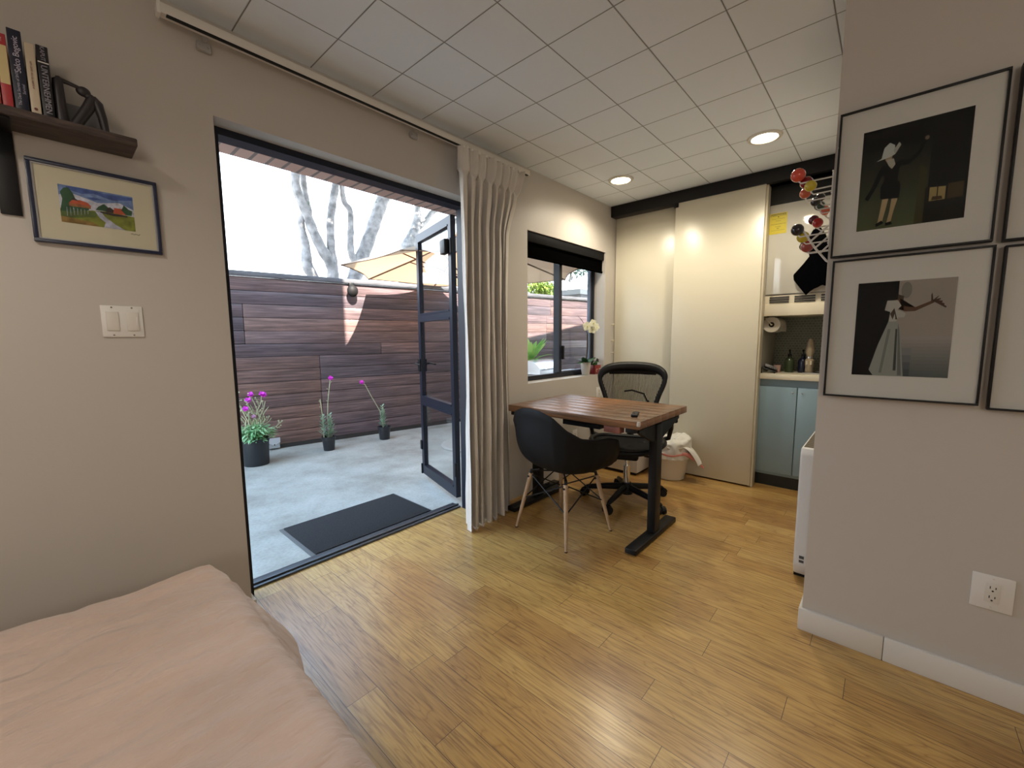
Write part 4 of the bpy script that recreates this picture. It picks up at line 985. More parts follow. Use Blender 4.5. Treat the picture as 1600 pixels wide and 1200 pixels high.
# hanging mitts
mt = thing('oven_mitts', 'pair of black oven mitts hanging from a hook on the white cabinet', 'oven mitts', (3.775, .43, 1.94))
mb_ = MB()
mb_.prism([(-.025, .03), (-.045, -.01), (-.055, -.10), (-.03, -.16), (-.13, -.28), (-.125, -.32), (-.045, -.435), (-.005, -.385), (.02, -.375), (.05, -.37), (.085, -.30), (.06, -.20), (.05, -.10), (.045, -.01), (.02, .03)], (-.028, 0, 0), (0, -1, 0), (0, 0, 1), (.022, 0, 0))
bmesh.ops.bevel(mb_.bm, geom=[e for e in mb_.bm.edges], offset=.007, segments=3, profile=.5, affect='EDGES')
for f in mb_.bm.faces: f.smooth = True
obj('mitt', mb_, mat('black_quilt', (.002, .002, .0025), .95, spec=.0, bump=.8, bscale=60), mt)
mb2 = MB().prism([(-.02, .02), (.0, -.05), (.02, -.16), (.03, -.30), (.05, -.37), (.10, -.39), (.13, -.30), (.10, -.15), (.05, -.02), (.02, .03)], (-.048, 0, 0), (0, -1, 0), (0, 0, 1), (.018, 0, 0))
bmesh.ops.bevel(mb2.bm, geom=[e for e in mb2.bm.edges], offset=.006, segments=2, profile=.5, affect='EDGES')
for f in mb2.bm.faces: f.smooth = True
obj('mitt', mb2, mat('black_quilt', (.006, .006, .007)), mt)
obj('hanging_loop', MB().tube(arc_pts((-.015, 0, .035), .014, 0, 2*PI, 14, (0, 1, 0), (0, 0, 1)), .003, n=6), M_BPL, mt)
obj('hook', MB().cyl((.025, 0, .045), (-.01, 0, .045), .004, n=8).tube([(-.01, 0, .045), (-.022, 0, .04), (-.022, 0, .06)], .004, n=8), M_WPL, mt)

# ball coat rack on the end face of the right wall
cr_ = thing('coat_rack', 'white wire wall coat rack with many coloured wooden balls', 'coat rack', (2.3, .193, 1.7))
RO = Vector((2.3, .193, 1.7))
BC = {'sal': (200, 70, 50), 'dred': (120, 10, 16), 'yel': (188, 168, 30), 'ora': (205, 96, 62), 'blk': (12, 12, 22), 'grn': (14, 52, 38), 'red': (165, 14, 20), 'mar': (88, 14, 34), 'pnk': (150, 60, 56)}
balls = [('sal', 2.15, .326, 1.872, .027), ('dred', 2.18, .300, 1.845, .024), ('yel', 2.13, .278, 1.813, .0215), ('ora', 2.24, .310, 1.818, .021), ('blk', 2.28, .276, 1.785, .019), ('blk', 2.30, .262, 1.805, .018), ('grn', 2.34, .268, 1.781, .021), ('ora', 2.38, .250, 1.765, .020),
         ('mar', 2.36, .288, 1.727, .021), ('red', 2.34, .270, 1.708, .021), ('blk', 2.14, .315, 1.649, .024), ('yel', 2.17, .298, 1.622, .023), ('pnk', 2.22, .288, 1.590, .024), ('blk', 2.24, .300, 1.596, .020)]
for i, (c, x, y, z, r) in enumerate(balls):
    p = Vector((x, y, z))-RO
    obj('ball', MB().sphere(p, r, 20), mat('ball_'+c, lin(BC[c]), .18, coat=.4), cr_)
wr = MB()
for grp in range(3):
    pass
for (c, x, y, z, r) in balls:
    p = Vector((x, y, z))-RO
    down = -.035 if z > 1.7 else (-.0 if z > 1.69 else -.03)
    e = p+Vector((0, -.004, down)); wr.tube([p, e+Vector((0, 0, .008)), e+Vector((0, -.008, 0)), Vector((e.x+.01, .010, e.z+.004))], .0028, n=6)
for z in (.14, .06, -.04, -.13): wr.tube([(-.22, .010, z), (.25, .010, z)], .003, n=6)
for k in range(4): wr.tube([(-.2+.15*k, .010, .14), (-.2+.15*k, .010, -.13)], .003, n=6)
wr.tube([(-.155, .105, -.052), (-.13, .06, -.13), (-.12, .02, -.185), (-.12, .012, -.19)], .0042, n=8)
wr.tube([(-.14, .075, -.10), (-.13, .02, -.045)], .004, n=6); wr.tube([(-.135, .06, -.13), (-.12, .012, -.08)], .004, n=6); wr.tube([(-.13, .045, -.155), (-.12, .01, -.115)], .004, n=6)
obj('wire_frame', wr, M_WPL, cr_)

# small pegs near the window corner, sill plants
for i, (z, lab) in enumerate(((1.335, 'topmost of the small white pegs in the wall corner'), (1.179, 'middle small white peg in the wall corner'), (1.06, 'lowest of the small white pegs in the wall corner'))):
    pg = thing('wall_peg', lab, 'peg', (3.715, WY, z), 0, 'pegs in the window corner')
    obj('peg', MB().cyl((0, 0, 0), (0, -.022, 0), .005, n=10).sphere((0, -.024, .0), .008, 10), M_CREAM, pg)
M_ORL = leaf_mat('orchid_leaf', (.02, .07, .025), (.05, .13, .05), .1)
ORZ = WZ0
oc = thing('potted_orchid', 'white orchid in a ribbed white pot on the window sill', 'potted plant', (3.345, 2.085, ORZ))
def potf(u, v):
    a = u*2*PI; pr = [(.0001, .001), (.034, .001), (.036, .006), (.047, .11), (.050, .118), (.046, .120), (.043, .105), (.0001, .10)]
    i = min(int(v*7+1e-6), 6); f = v*7-i; r = pr[i][0]*(1-f)+pr[i+1][0]*f; z = pr[i][1]*(1-f)+pr[i+1][1]*f
    if .01 < z < .11: r *= 1+.025*math.cos(a*20)
    return Vector((r*math.cos(a), r*math.sin(a), z))
obj('pot', MB().grid(potf, 120, 22, closed_u=True), mat('ribbed_pot', (.62, .60, .55), .4), oc)
lf = MB()
for a, L, bd in ((200, .13, .35), (170, .10, .1), (-20, .14, .30), (30, .11, .1), (250, .11, .45), (300, .12, .5), (100, .08, .2), (215, .09, -.2), (-40, .09, -.1)):
    lf.leaf((0, -.005, .112), (math.cos(math.radians(a)), math.sin(math.radians(a))*.45, .30), L*1.3, .062, bend=bd*.9)
obj('leaves', lf, M_ORL, oc)
sm_ = mat('orchid_stem', (.05, .035, .02), .5)
obj('stem', MB().tube([(.0, 0, .11), (.004, -.01, .25), (.0, -.012, .38), (-.03, -.01, .455), (-.09, -.005, .51), (-.15, 0, .545)], [.004, .0035, .003, .003, .0025, .001], n=7), sm_, oc)
obj('stem', MB().tube([(.01, 0, .11), (.016, -.01, .25), (.012, -.012, .40), (.018, -.02, .45)], [.004, .0035, .003, .002], n=7), sm_, oc)
M_PET = mat('orchid_petal', (.72, .72, .55), .5, sss=.2)
for i, (x, z, s) in enumerate(((-.035, .450, .95), (.045, .428, 1.0), (.095, .445, .85), (.030, .480, .8))):
    fl = MB(); c = Vector((x, -.03-.008*i, z))
    for k in range(5):
        a = k*2*PI/5+.3+i; fl.leaf(c, (math.cos(a)*.75+.1, -math.cos(a)*.65-.15, math.sin(a)), .046*s, .046*s, up=(-.65, -.75, 0), bend=.02, fold=-.2)
    o = obj('blossom', fl, M_PET, oc)
    obj('blossom_lip', MB().sphere(c+Vector((0, -.008, -.004)), .007*s, 10), mat('orchid_lip', (.55, .50, .10), .5), o)
sp2 = thing('potted_seedling', 'small leafy plant in a red patterned box beside the orchid', 'potted plant', (3.512, 2.085, ORZ))
obj('red_box', MB().bb((-.055, -.035, .0), (.05, .035, .085), bev=.003), mat('red_tin', (.24, .02, .02), .35), sp2)
obj('box_pattern', MB().tube(arc_pts((-.02, -.0352, .035), .014, .5, 4.5, 12, (1, 0, 0), (0, 0, 1)), .003, n=5).bb((.012, -.0360, .015), (.045, -.0352, .03)).bb((.012, -.0360, .045), (.045, -.0352, .055)), mat('tin_print', (.5, .42, .36), .5), sp2)
lf2 = MB(); random.seed(5)
for k in range(14):
    a = random.uniform(0, 2*PI); lf2.leaf((random.uniform(-.035, .01), 0, .083), (math.cos(a)*.6, math.sin(a)*.25-.15, 1), random.uniform(.05, .085), .026, bend=random.uniform(.3, .9))
obj('leaves', lf2, leaf_mat('seedling_leaf', (.03, .12, .02), (.08, .24, .05), .2), sp2)
hk = MB().tube([(.028, 0, .08), (.030, 0, .125), (.040, 0, .14), (.055, 0, .135), (.062, 0, .11)], [.006, .008, .009, .007, .004], n=8)
obj('dark_sprig', hk, mat('dark_sprig_green', (.01, .025, .02), .5), sp2)
# ------------------------------------------------------------------ outside: patio, fence, building
GZ = -.02
struct('patio', MB().bb((-5, OY, -.12), (16, 14, GZ)), M_CONC)
struct('eave', MB().bb((-3.0, OY, 2.095), (9, 2.42, 2.62)), brick_mat('pink_brick', (.46, .29, .24), (.52, .34, .29), (.20, .16, .15), .075, .5, .008, (0, 1), .8, 0.0))
struct('roof_and_shade_mass', MB().bb((-3.0, 1.3, 2.62), (1.262, 2.30, 6.4)).bb((1.262, 2.18, 2.62), (9, 2.30, 3.5)).bb((EX0-.1, EY-.1, CH+.06), (9, 2.3, CH+.16)).bb((4.46, 2.03, 0), (9, OY, 2.6)), mat('stucco', (.42, .38, .35), .8))  # unseen upper block and parapet added to shade the fence, plus roof and wall
FN = Vector((.17383567, .98477467, 0)); FD = 5.299; FANG = math.atan2(-FN.x, FN.y)
# fence local frame: X along the fence (to the right), -Y towards the house
FO = FN*FD
def fpos(x, y=0, z=0): return FO+Vector((math.cos(FANG), math.sin(FANG), 0))*x+FN*y+Vector((0, 0, z))
fe = thing('wooden_fence', 'tall fence of dark red-brown horizontal boards across the patio', 'fence', (FO.x, FO.y, GZ), FANG)
M_FENCE = board_wood('fence_boards', (.058, .050, .062), (.098, .070, .076), (.165, .100, .084), axis=0, pitch=.1425, z0=.045, length=1.9, rough=.36, tone=True)
bd = MB(True); random.seed(11)
for i in range(13):
    z0 = .045+i*.1425
    J = [(-3.0, .9), (1.253, .35), (4.1, .6), (7.4, .2), (10.5, 0)] if i < 7 else ([(-3.0, .1), (.517, .62), (4.9, .5), (8.1, .3), (10.5, 0)] if 7 <= i <= 10 and i != 7 else [(-3.0, .3), (2.0 if i == 7 else 5.0, .45), (6.6, .2), (10.5, 0)])
    for (a, q), (b, _) in zip(J, J[1:]): bd.tone = min(1, max(0, q+random.uniform(-.18, .25)));  bd.bb((a+.001, -.001, z0+.0010), (b-.001, .022, z0+.1425-.0010), bev=.008)
obj('boards', bd, M_FENCE, fe)
obj('backing', MB().bb((-3.0, .0175, .03), (10.5, .0245, 1.90)), mat('strip_dark', (.03, .027, .025), .8), fe)  # panel added behind the boards to stop light through the gaps
obj('cap_board', MB().bb((-3.0, -.035, 1.905), (10.5, .06, 1.955), bev=.004), mat('weathered_cap', (.085, .085, .095), .5, noise_amt=.3, nscale=6, stretch=(1, 8, 8)), fe)
for x in (-1.5, .9, 3.3, 5.7, 8.1): obj('post', MB().bb((x-.045, .025, 0), (x+.045, .115, 1.9), bev=.003), M_DARKWOOD, fe)
obj('kick_strip', MB().bb((-3, .0, .0), (10.5, .03, .046)), mat('strip_dark', (.03, .027, .025), .8), fe)
bl_ = thing('fence_lamp', 'small dark round lamp fixed near the top of the fence', 'lamp', fpos(1.65, -.055, 1.79), FANG)
obj('globe', MB().sphere((0, -.02, 0), .065, 18, (1, .8, 1.1)), mat('smoked_globe', (.008, .007, .007), .6, spec=.2), bl_)
obj('mount', MB().bb((-.03, -.0, .04), (.03, .05, .10), bev=.004), M_BPL, bl_)
jb = thing('electrical_box', 'small silver outdoor outlet box low on the fence by the big pot', 'outlet box', fpos(.715, -.006, .055), FANG)
obj('box', MB().bb((-.055, -.055, -.055), (.055, 0, .06), bev=.005), M_STEEL, jb)
cvx = MB().prism([(-.058, .064), (.058, .064), (.058, .01), (.0, -.02), (-.058, .01)], (0, -.062, 0), (1, 0, 0), (0, 0, 1), (0, .006, 0))
obj('flap_cover', cvx, mat('pale_galvanised', (.6, .62, .66), .4, .5), jb)
obj('latch', MB().sphere((0, -.064, -.012), .008, 10), M_BPL, jb)

# door mat
dm = thing('doormat', 'black rectangular doormat on the patio outside the threshold', 'doormat', (1.305, 2.585, GZ), math.radians(0))
obj('rubber_edge', MB().bb((-.40, -.262, 0), (.445, .265, .008), bev=.003), mat('grey_rubber_edge', (.10, .10, .10), .7), dm)
obj('pile', MB().bb((-.38, -.242, .007), (.425, .245, .018), bev=.004), mat('mat_pile', (.012, .012, .014), .95, noise_amt=.8, nscale=160, bump=1.0, bscale=350), dm)

# umbrella
def umbrella():
    cx, cy, rz = 3.20, 3.54, 1.935; R = 1.305; ph = 2.768
    t = thing('patio_umbrella', 'open octagonal patio umbrella with a sand-coloured canopy', 'umbrella', (cx, cy, GZ))
    A = [ph-k*PI/4 for k in range(8)]; Hh = .44
    m, nt, b = new_nt('umbrella_canvas')
    col = (.48, .36, .26); b.inputs['Base Color'].default_value = (*col, 1); b.inputs['Roughness'].default_value = .85
    tl_ = nt.nodes.new('ShaderNodeBsdfTranslucent'); tl_.inputs[0].default_value = (.62, .38, .23, 1); mx = nt.nodes.new('ShaderNodeMixShader'); mx.inputs[0].default_value = .35
    nt.links.new(b.outputs[0], mx.inputs[1]); nt.links.new(tl_.outputs[0], mx.inputs[2]); nt.links.new(mx.outputs[0], nt.nodes['Material Output'].inputs[0])
    cn = MB(); Z0 = rz-GZ
    def surf(k, f, r, dz=0):
        a0, a1 = A[k], A[(k+1) % 8] if k < 7 else A[0]-2*PI
        p0 = Vector((math.cos(a0), math.sin(a0), 0)); p1 = Vector((math.cos(a1), math.sin(a1), 0)); p = p0.lerp(p1, f)
        sc = 1-.045*math.sin(PI*f)*r
        z = Z0+Hh*(1-r)**1.0*(1-.10*math.sin(PI*r))-.035*math.sin(PI*f)*math.sin(PI*r)*1.0+.0
        return Vector((p.x*R*r*sc, p.y*R*r*sc, z+dz))
    for k in range(8):
        cn.grid(lambda u, v, k=k: surf(k, u, .05+.95*v), 9, 14)
    bmesh.ops.remove_doubles(cn.bm, verts=cn.bm.verts, dist=.0008)
    c = obj('canopy', cn, m, t, sa=.35)
    vt = MB()
    for k in range(8): vt.grid(lambda u, v, k=k: surf(k, u, .02+.16*v, .05-.02*v), 5, 4)
    obj('vent_cap', vt, m, t)
    hem = MB()
    for k in range(8): hem.tube([surf(k, f/8, 1.0, -.004) for f in range(9)], .005, n=6)
    obj('hem', hem, mat('hem_brown', (.18, .11, .07), .7), t)
    wd = mat('umbrella_rib', (.10, .06, .04), .4)
    obj('pole', MB().cyl((0, 0, .09), (0, 0, Z0+Hh+.04), .019, n=16).cyl((0, 0, .06), (0, 0, .42), .028, n=16), M_BPL, t)
    obj('finial', MB().sphere((0, 0, Z0+Hh+.075), .03, 12), M_BPL, t)
    obj('hub', MB().cyl((0, 0, Z0+.38), (0, 0, Z0+.43), .04), M_BPL, t)
    obj('runner', MB().cyl((0, 0, Z0-.12), (0, 0, Z0-.04), .034), M_BPL, t)
    for k in range(8):
        a = A[k]; d = Vector((math.cos(a), math.sin(a), 0))
        rb = MB().tube([surf(k, 0, .04, -.014), surf(k, 0, .5, -.014), surf(k, 0, 1.0, -.008)], .009, n=6)
        o = obj('rib', rb, wd, t)
        obj('strut', MB().tube([Vector((0, 0, Z0-.08))+d*.03, surf(k, 0, .55, -.02)], .007, n=6), wd, o)
    obj('base', MB().lathe([(.0001, 0), (.33, 0), (.335, .015), (.32, .03), (.10, .055), (.04, .065), (.04, .10), (.0001, .10)], n=48), mat('base_grey', (.38, .37, .35), .6), t)
umbrella()

# potted flowers
M_FL = mat('magenta_petal', (.62, .03, .55), .5)
M_ST = mat('pale_stem', (.42, .44, .28), .6)
M_LF1 = leaf_mat('silver_green_leaf', (.18, .44, .20), (.46, .68, .42), .25)
M_LF2 = leaf_mat('grey_green_leaf', (.16, .30, .20), (.38, .52, .40), .2)
M_POT = mat('black_pot', (.014, .016, .02), .4)
def bloom(c, s, m=None):
    b = MB(); c = Vector(c)
    for k in range(5):
        a = 2*PI*k/5+c.x*9; b.leaf(c, (math.cos(a), -.1+math.sin(a)*.35, math.sin(a)*.75), s, s*1.0, up=(0, -.6, .8), bend=.08)
    for k in range(5):
        a = 2*PI*k/5+c.x*5+.6; b.leaf(c+Vector((0, 0, -.003)), (math.cos(a), math.sin(a), .1), s*.9, s*.9, bend=.25)
    return b
def pot(t, r0, r1, h):
    obj('pot', MB().lathe([(.0001, 0), (r0, 0), (r0+.002, .005), (r1-.004, h-.03), (r1+.002, h-.028), (r1+.003, h), (r1-.006, h), (r1-.01, h-.03), (.0001, h-.035)], n=36, cap=False), M_POT, t)
    obj('soil', MB().lathe([(.0001, h-.03), (r1-.012, h-.03), (r1-.012, h-.032), (.0001, h-.034)], cap=False), mat('soil', (.03, .02, .014), .9), t)
p1 = thing('potted_flowers', 'large black pot of tall magenta rose campion near the door jamb', 'potted plant', (1.305, 4.60, GZ))
pot(p1, .108, .122, .265)
lf = MB(); random.seed(21)
for k in range(420):
    a = random.uniform(0, 2*PI); r = random.uniform(0, .125); q = random.uniform(0, 1)
    d = (math.cos(a)*(.6+r*5), math.sin(a)*(.6+r*5), random.uniform(.1, 1.2))
    lf.leaf((r*math.cos(a), r*math.sin(a), .25+q*.15*(1-r*3)), d, random.uniform(.06, .115), random.uniform(.018, .030), bend=random.uniform(.1, .7), seg=3)
obj('foliage', lf, M_LF1, p1)
sm = MB(); tips = [(-.17, 0, .735), (-.125, -.02, .68), (-.015, .0, .70), (.085, .0, .692), (-.045, -.02, .635), (-.075, -.03, .56), (.01, 0, .50), (.05, .02, .52), (.10, .03, .47), (.165, .02, .44), (.265, .0, .40), (.235, .0, .33), (-.19, .0, .60), (-.20, .02, .50), (-.10, .0, .50), (.14, .0, .56), (.07, .0, .60), (.11, -.01, .62), (-.02, .0, .60), (-.06, .03, .66)]
for i, tp in enumerate(tips):
    bx = random.uniform(-.07, .08); by = random.uniform(-.05, .05); T = Vector(tp)
    m1 = Vector((bx+(T.x-bx)*.35+random.uniform(-.02, .02), by, .27+(T.z-.27)*.4)); m2 = Vector((bx+(T.x-bx)*.8+random.uniform(-.02, .02), by*.5, .27+(T.z-.27)*.8))
    if tp[0] > .2: m1 = Vector((.13, 0, .33)); m2 = Vector((.19, 0, .345))
    sm.tube([(bx, by, .25), m1, m2, T], [.0055, .0048, .004, .003], n=6)
    for q in range(3):
        b0 = m1.lerp(T, random.uniform(.2, .9)); e = b0+Vector((random.uniform(-.05, .05), random.uniform(-.02, .02), random.uniform(.01, .06))); sm.tube([b0, e], .0025, n=5); sm.sphere(e, .0085, 6)
obj('stems', sm, M_ST, p1)
for i, (x, y, z) in enumerate([(-.015, -.01, .705), (.085, -.01, .70), (-.045, -.03, .655), (-.075, -.04, .575), (-.165, -.01, .72), (.10, -.01, .69)]):
    obj('flower', bloom((x, y, z), .030), M_FL, p1)
obj('faded_flower', bloom((-.005, -.02, .485), .022), mat('faded_petal', (.5, .25, .42), .6), p1)
def small_pot(lab, loc, r0, r1, h, stems, tufts, seed):
    t = thing('potted_flower', lab, 'potted plant', loc, 0, 'small potted flowers by the fence'); random.seed(seed)
    pot(t, r0, r1, h)
    s = MB(); l = MB()
    for pts, fl in stems:
        s.tube([Vector(p) for p in pts], .0038, n=6)
        for q in range(4):
            b0 = Vector(pts[-2]).lerp(Vector(pts[-1]), q/4); e = b0+Vector((random.uniform(-.025, .025), 0, random.uniform(.005, .03))); s.tube([b0, e], .0014, n=5); s.sphere(e, .005, 6)
    for (x, y, z0, z1, n) in tufts:
        for k in range(n):
            f = k/n; a = k*2.4; l.leaf((x+.01*math.sin(a), y, z0+(z1-z0)*f), (math.cos(a), math.sin(a), .9), .085*(1.1-f*.5), .022, bend=.15, seg=3)
        s.tube([(x, y, h-.03), (x+.005, y, z1)], .003, n=6)
    obj('stems', s, M_ST, t); obj('foliage', l, M_LF2, t)
    for pts, fl in stems:
        if fl: obj('flower', bloom(Vector(pts[-1])+Vector((0, -.01, .008)), .030), M_FL, t)
    return t
small_pot('small black pot with one upright magenta flower by the fence', (2.022, 4.58, GZ), .055, .072, .155,
          [([(.005, 0, .13), (.0, 0, .35), (.01, -.01, .55), (.045, -.02, .80)], True), ([(-.05, 0, .15), (-.055, 0, .40), (-.07, 0, .58)], False)],
          [(-.055, 0, .17, .40, 26), (.02, 0, .16, .40, 30), (.04, .01, .15, .34, 16), (-.01, .0, .14, .20, 10)], 4)
small_pot('small black pot with one magenta flower leaning left by the fence', (2.705, 4.56, GZ), .058, .074, .160,
          [([(-.01, 0, .14), (-.05, 0, .36), (-.16, 0, .56), (-.235, -.01, .70), (-.285, -.02, .725)], True)],
          [(-.02, 0, .15, .42, 30), (-.005, .01, .15, .36, 20)], 8)

# trees beyond the fence
M_BARK = mat('pale_bark', (.25, .24, .24), .8, noise_amt=.5, nscale=9, bump=.5, bscale=25)
M_TL = leaf_mat('tree_leaf', (.05, .12, .05), (.12, .22, .09), .3)
def trunk(paths, name='trunk'):
    b = MB()
    for pts in paths:
        P = [Vector(p[:3]) for p in pts]; R = [p[3] for p in pts]; Q = []; RR = []
        for i in range(len(P)-1):
            p0 = P[max(i-1, 0)]; p1 = P[i]; p2 = P[i+1]; p3 = P[min(i+2, len(P)-1)]
            for k in range(5):
                f = k/5; q = 0.5*(2*p1+(p2-p0)*f+(2*p0-5*p1+4*p2-p3)*f*f+(-p0+3*p1-3*p2+p3)*f**3)
                Q.append(q); RR.append((R[i]+(R[i+1]-R[i])*f)*(1+.06*math.sin(len(Q)*1.7+p1.x*5)))
        Q.append(P[-1]); RR.append(R[-1]); b.tube(Q, RR, n=14)
    return b
def sprigs(cs, seed, n=16, L=.09, sp=.12):
    random.seed(seed); b = MB()
    for c in cs:
        for k in range(n):
            p = Vector(c)+Vector((random.gauss(0, sp), random.gauss(0, sp), random.gauss(0, sp*.7))); b.leaf(p, (random.uniform(-1, 1), random.uniform(-1, 1), random.uniform(-.8, .5)), random.uniform(L*.6, L*1.3), L*.32, seg=2)
    return b
def crown(c, r, n, seed, L=.13, sc=(1, 1, .7)):
    random.seed(seed); b = MB()
    for k in range(n):
        d = Vector((random.gauss(0, 1), random.gauss(0, 1), random.gauss(0, 1))).normalized()*r*random.random()**.4
        p = Vector(c)+Vector((d.x*sc[0], d.y*sc[1], d.z*sc[2])); b.leaf(p, (random.uniform(-1, 1), random.uniform(-1, 1), random.uniform(-.8, .6)), random.uniform(L*.6, L*1.3), L*.4, seg=2)
    return b
T1 = [(3.40, 7.0, GZ, .12), (3.36, 7.0, 1.6, .10), (3.32, 7, 2.18, .092), (3.30, 7, 2.44, .093), (3.16, 7, 2.67, .083), (3.04, 7, 2.92, .077), (2.94, 7, 3.2, .072), (2.81, 7, 3.54, .066), (2.82, 7, 3.9, .060), (2.9, 7, 4.7, .05), (2.7, 7, 5.6, .03)]
T2 = [(2.99, 7.02, 3.10, .045), (3.0, 7.05, 3.28, .044), (2.98, 7.1, 3.55, .044), (2.97, 7.1, 3.92, .048), (3.1, 7.1, 5.0, .03)]
T3 = [(3.28, 7.1, 1.4, .09), (3.07, 7.1, 2.15, .080), (2.95, 7.1, 2.40, .088), (2.94, 7.1, 2.72, .064), (2.88, 7.08, 3.05, .050), (2.93, 7.03, 3.22, .045)]
T4 = [(3.34, 7.05, 1.6, .07), (3.35, 7, 2.35, .062), (3.31, 7, 2.7, .066), (3.32, 7, 3.13, .063), (3.38, 7, 3.48, .059), (3.46, 7, 3.92, .059), (3.5, 7, 5.0, .03)]
T5 = [(3.80, 7, 2.30, .07), (3.70, 7, 2.58, .062), (3.65, 7, 2.75, .058), (3.67, 7, 3.11, .052), (3.67, 7, 3.40, .048), (3.57, 7, 3.54, .043), (3.54, 7, 3.95, .038), (3.5, 7, 4.6, .02)]
T6 = [(3.45, 7.05, GZ, .15), (3.56, 7, 1.7, .13), (3.66, 7, 2.15, .123), (3.76, 7, 2.43, .121), (3.96, 7, 2.88, .110), (4.15, 7, 3.34, .109), (4.32, 7, 3.75, .112), (4.44, 7, 4.0, .105), (4.9, 7, 5.2, .06)]
tr1 = thing('tree', 'pale many-trunked tree rising behind the fence left of the umbrella', 'tree', (3.4, 7.0, GZ)); O1 = Vector((3.4, 7.0, GZ))
def rel(ps, O): return [(p[0]-O.x, p[1]-O.y, p[2]-O.z, p[3]) for p in ps]
for ps in (T1, T3, T6): obj('trunk', trunk([rel(ps, O1)]), M_BARK, tr1)
for ps in (T2, T4, T5): obj('branch', trunk([rel(ps, O1)]), M_BARK, tr1)
obj('branch', trunk([rel([(4.42, 7, 3.85, .05), (4.9, 7, 3.95, .04), (5.6, 7, 4.3, .02)], O1)]), M_BARK, tr1)
lv = [(2.83-3.4, 0, 3.42), (4.85-3.4, 0, 3.98), (5.2-3.4, 0, 4.05), (4.05-3.4, 0, 3.62), (3.95-3.4, 0, 4.02), (3.2-3.4, .2, 4.12), (.75, 0, 4.1), (-1.6, .0, 4.05), (1.2, 0, 4.1)]
o = obj('leaves', sprigs(lv, 31, 12, .055, .07), M_TL, tr1)
shade_crown = crown((.3, -2.3, 6.3), 2.6, 9000, 17, .24, (1.3, .85, .5)); obj('crown', shade_crown, M_TL, tr1)  # unseen crown shifted towards the house to shade the trunks below
tr2 = thing('tree', 'second rough-barked tree seen above the umbrella canopy', 'tree', (6.2, 9.0, GZ)); O2 = Vector((6.2, 9.0, GZ))
obj('trunk', trunk([rel([(6.1, 9, GZ, .28), (6.15, 9, 2.4, .24), (6.19, 9, 3.36, .20), (6.36, 9, 3.79, .14), (6.5, 9, 4.23, .09), (6.51, 9, 4.65, .07), (6.5, 9, 5.8, .04)], O2)]), M_BARK, tr2)
for ps in ([(6.40, 9, 3.90, .08), (6.75, 9, 4.2, .07), (7.0, 9, 4.48, .065), (7.65, 9, 4.9, .06), (8.6, 9, 5.4, .03)], [(6.3, 9, 3.6, .10), (7.2, 9, 4.0, .09), (7.9, 9, 4.5, .05), (8.4, 9, 4.7, .03)]): obj('branch', trunk([rel(ps, O2)]), M_BARK, tr2)
obj('leaves', sprigs([(-.1, 0, 4.75), (.3, 0, 4.6), (.6, 0, 4.9), (1.3, 0, 4.9), (-.6, 0, 4.75)], 5, 45, .09, .2), M_TL, tr2)
obj('crown', crown((.8, -1.5, 7.2), 2.8, 7000, 3, .26, (1.3, .8, .5)), M_TL, tr2)
tr3 = thing('tree', 'leaning tree with dark foliage seen through the right window pane', 'tree', (12.0, 9.2, GZ)); O3 = Vector((12.0, 9.2, GZ))
obj('trunk', trunk([rel([(12.6, 9.2, GZ, .22), (12.2, 9.2, 2.4, .2), (11.75, 9.2, 3.0, .18), (11.2, 9.2, 3.9, .15)], O3)]), M_BARK, tr3)
obj('branch', trunk([rel([(12.4, 9.2, 1.5, .15), (13.3, 9.2, 2.9, .10), (13.8, 9.2, 3.8, .07), (14.2, 9.2, 5, .04)], O3)]), M_BARK, tr3)
obj('crown', crown((1.7, 0, 4.1), .9, 900, 6, .16, (1.4, .6, .55)), leaf_mat('dark_tree_leaf', (.012, .04, .028), (.035, .08, .045), .2), tr3)
for lab, c, r, n, sd in (('sunlit yellow-green shrub above the fence in the left window pane', (8.9, 6.9, 2.50), .42, 1100, 1), ('sunlit yellow-green shrub above the fence at the right window edge', (14.0, 8.2, 3.25), .45, 700, 2)):
    sh = thing('shrub', lab, 'shrub', (c[0], c[1], GZ)); obj('stem', MB().cyl((0, 0, 0), (0, 0, c[2]-.3), .05, .03), M_BARK, sh)
    obj('foliage', crown((0, 0, c[2]), r, n, sd, .12, (1.3, .8, .7)), leaf_mat('lime_leaf', (.10, .17, .02), (.20, .28, .04), .3), sh)
rf = thing('neighbour_shed', 'grey flat shed roof seen over the fence through the window', 'shed', (12.6, 8.0, GZ))
obj('walls', MB().bb((-.9, -.5, 0), (.95, .7, 2.62)), mat('shed_wall', (.10, .10, .11), .7), rf)
obj('roof', MB().bb((-1.1, -.6, 2.62), (1.1, .8, 2.78)), mat('shed_roof', (.06, .07, .08), .6), rf)

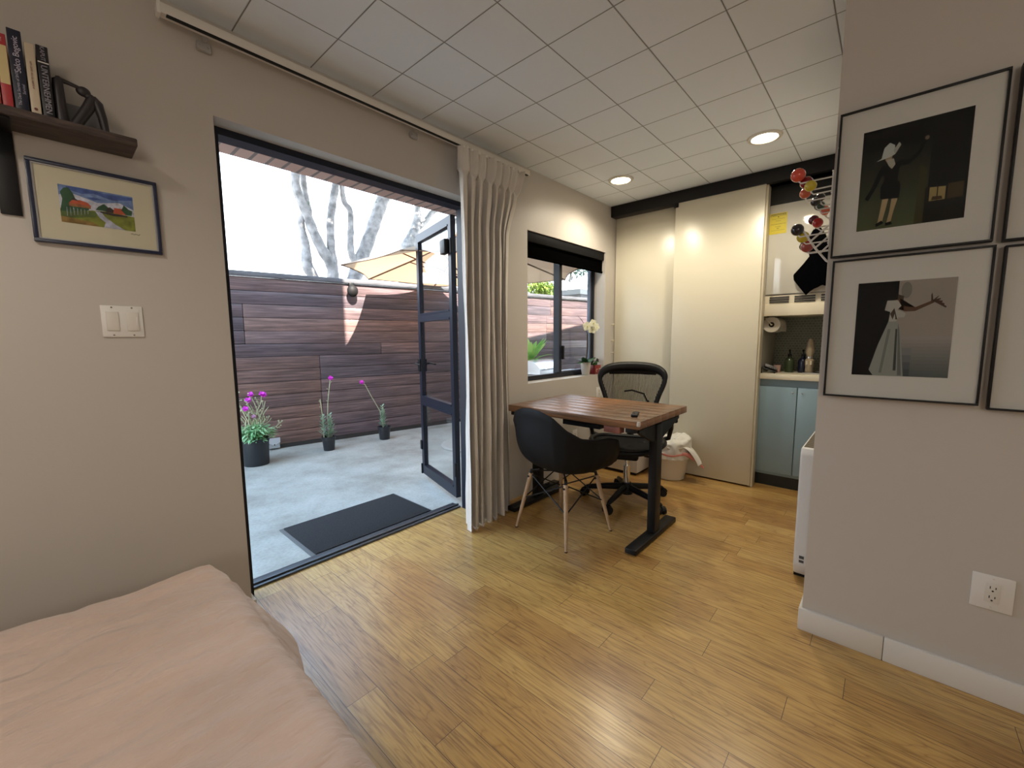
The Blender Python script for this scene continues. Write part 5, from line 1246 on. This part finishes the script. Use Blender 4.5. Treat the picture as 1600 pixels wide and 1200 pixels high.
# grill and agave behind the window
gr = thing('barbecue_grill', 'stainless barbecue grill on the patio outside the window', 'grill', (4.72, 3.75, GZ), math.radians(8))
obj('lid', MB().grid(lambda u, v: Vector((-.33+.60*u if 0 < u < 1 else (-.33 if u == 0 else .27), .0-.24*math.cos(v*PI), .735+.19*math.sin(v*PI)**.8)), 12, 16), M_STEEL, gr, sa=1)
for x in (-.33, .27):
    obj('lid_end', MB().prism([(-.24*math.cos(i*PI/12), .735+.19*math.sin(i*PI/12)**.8) for i in range(13)], (x-.004, 0, 0), (0, 1, 0), (0, 0, 1), (.008, 0, 0)), M_STEEL, gr)
obj('lid_handle', MB().tube([(-.2, -.235, .80), (-.2, -.27, .81), (.14, -.27, .81), (.14, -.235, .80)], .010, n=8), M_CHROME, gr)
obj('firebox', MB().bb((-.33, -.23, .60), (.27, .23, .732), bev=.01), mat('grill_black', (.03, .03, .035), .4), gr)
for s, a, b in ((0, -.66, -.335), (1, .275, .55)): obj('side_shelf', MB().bb((a, -.2, .69), (b, .2, .715), bev=.006), mat('grill_shelf', (.5, .52, .54), .35, .6), gr)
for x in (-.30, .24):
    for y in (-.2, .2): obj('leg', MB().bb((x-.018, y-.018, .0), (x+.018, y+.018, .60)), M_BPL, gr)
kn = MB()
for x in (-.2, -.03, .14): kn.cyl((x, -.23, .66), (x, -.262, .66), .022, n=14)
obj('knobs', kn, M_BPL, gr)
tb = thing('side_table', 'low white patio table beside the barbecue grill', 'table', (5.60, 3.7, GZ))
obj('top', MB().bb((-.26, -.25, .68), (.26, .25, .71), bev=.006), M_WPL, tb)
for x in (-.22, .22):
    for y in (-.2, .2): obj('leg', MB().bb((x-.015, y-.015, 0), (x+.015, y+.015, .68)), M_WPL, tb)
ag = thing('potted_agave', 'bright green agave plant in a pot behind the grill', 'potted plant', (4.95, 4.12, GZ))
obj('pot', MB().lathe([(.0001, 0), (.14, 0), (.19, .68), (.20, .84), (.18, .84), (.16, .78), (.0001, .77)], n=28, cap=False), mat('grey_planter', (.35, .34, .32), .7), ag)
al = MB(); random.seed(2)
for k in range(26):
    a = k*2.4; e = .25+1.5*(k/26); al.leaf((.02*math.cos(a), .02*math.sin(a), .80+.08*k/26), (math.cos(a), math.sin(a), e), random.uniform(.42, .56), .10, bend=.35 if e < 1 else .08, seg=8, fold=.25)
obj('leaves', al, leaf_mat('agave_leaf', (.12, .38, .05), (.36, .55, .14), .35), ag)
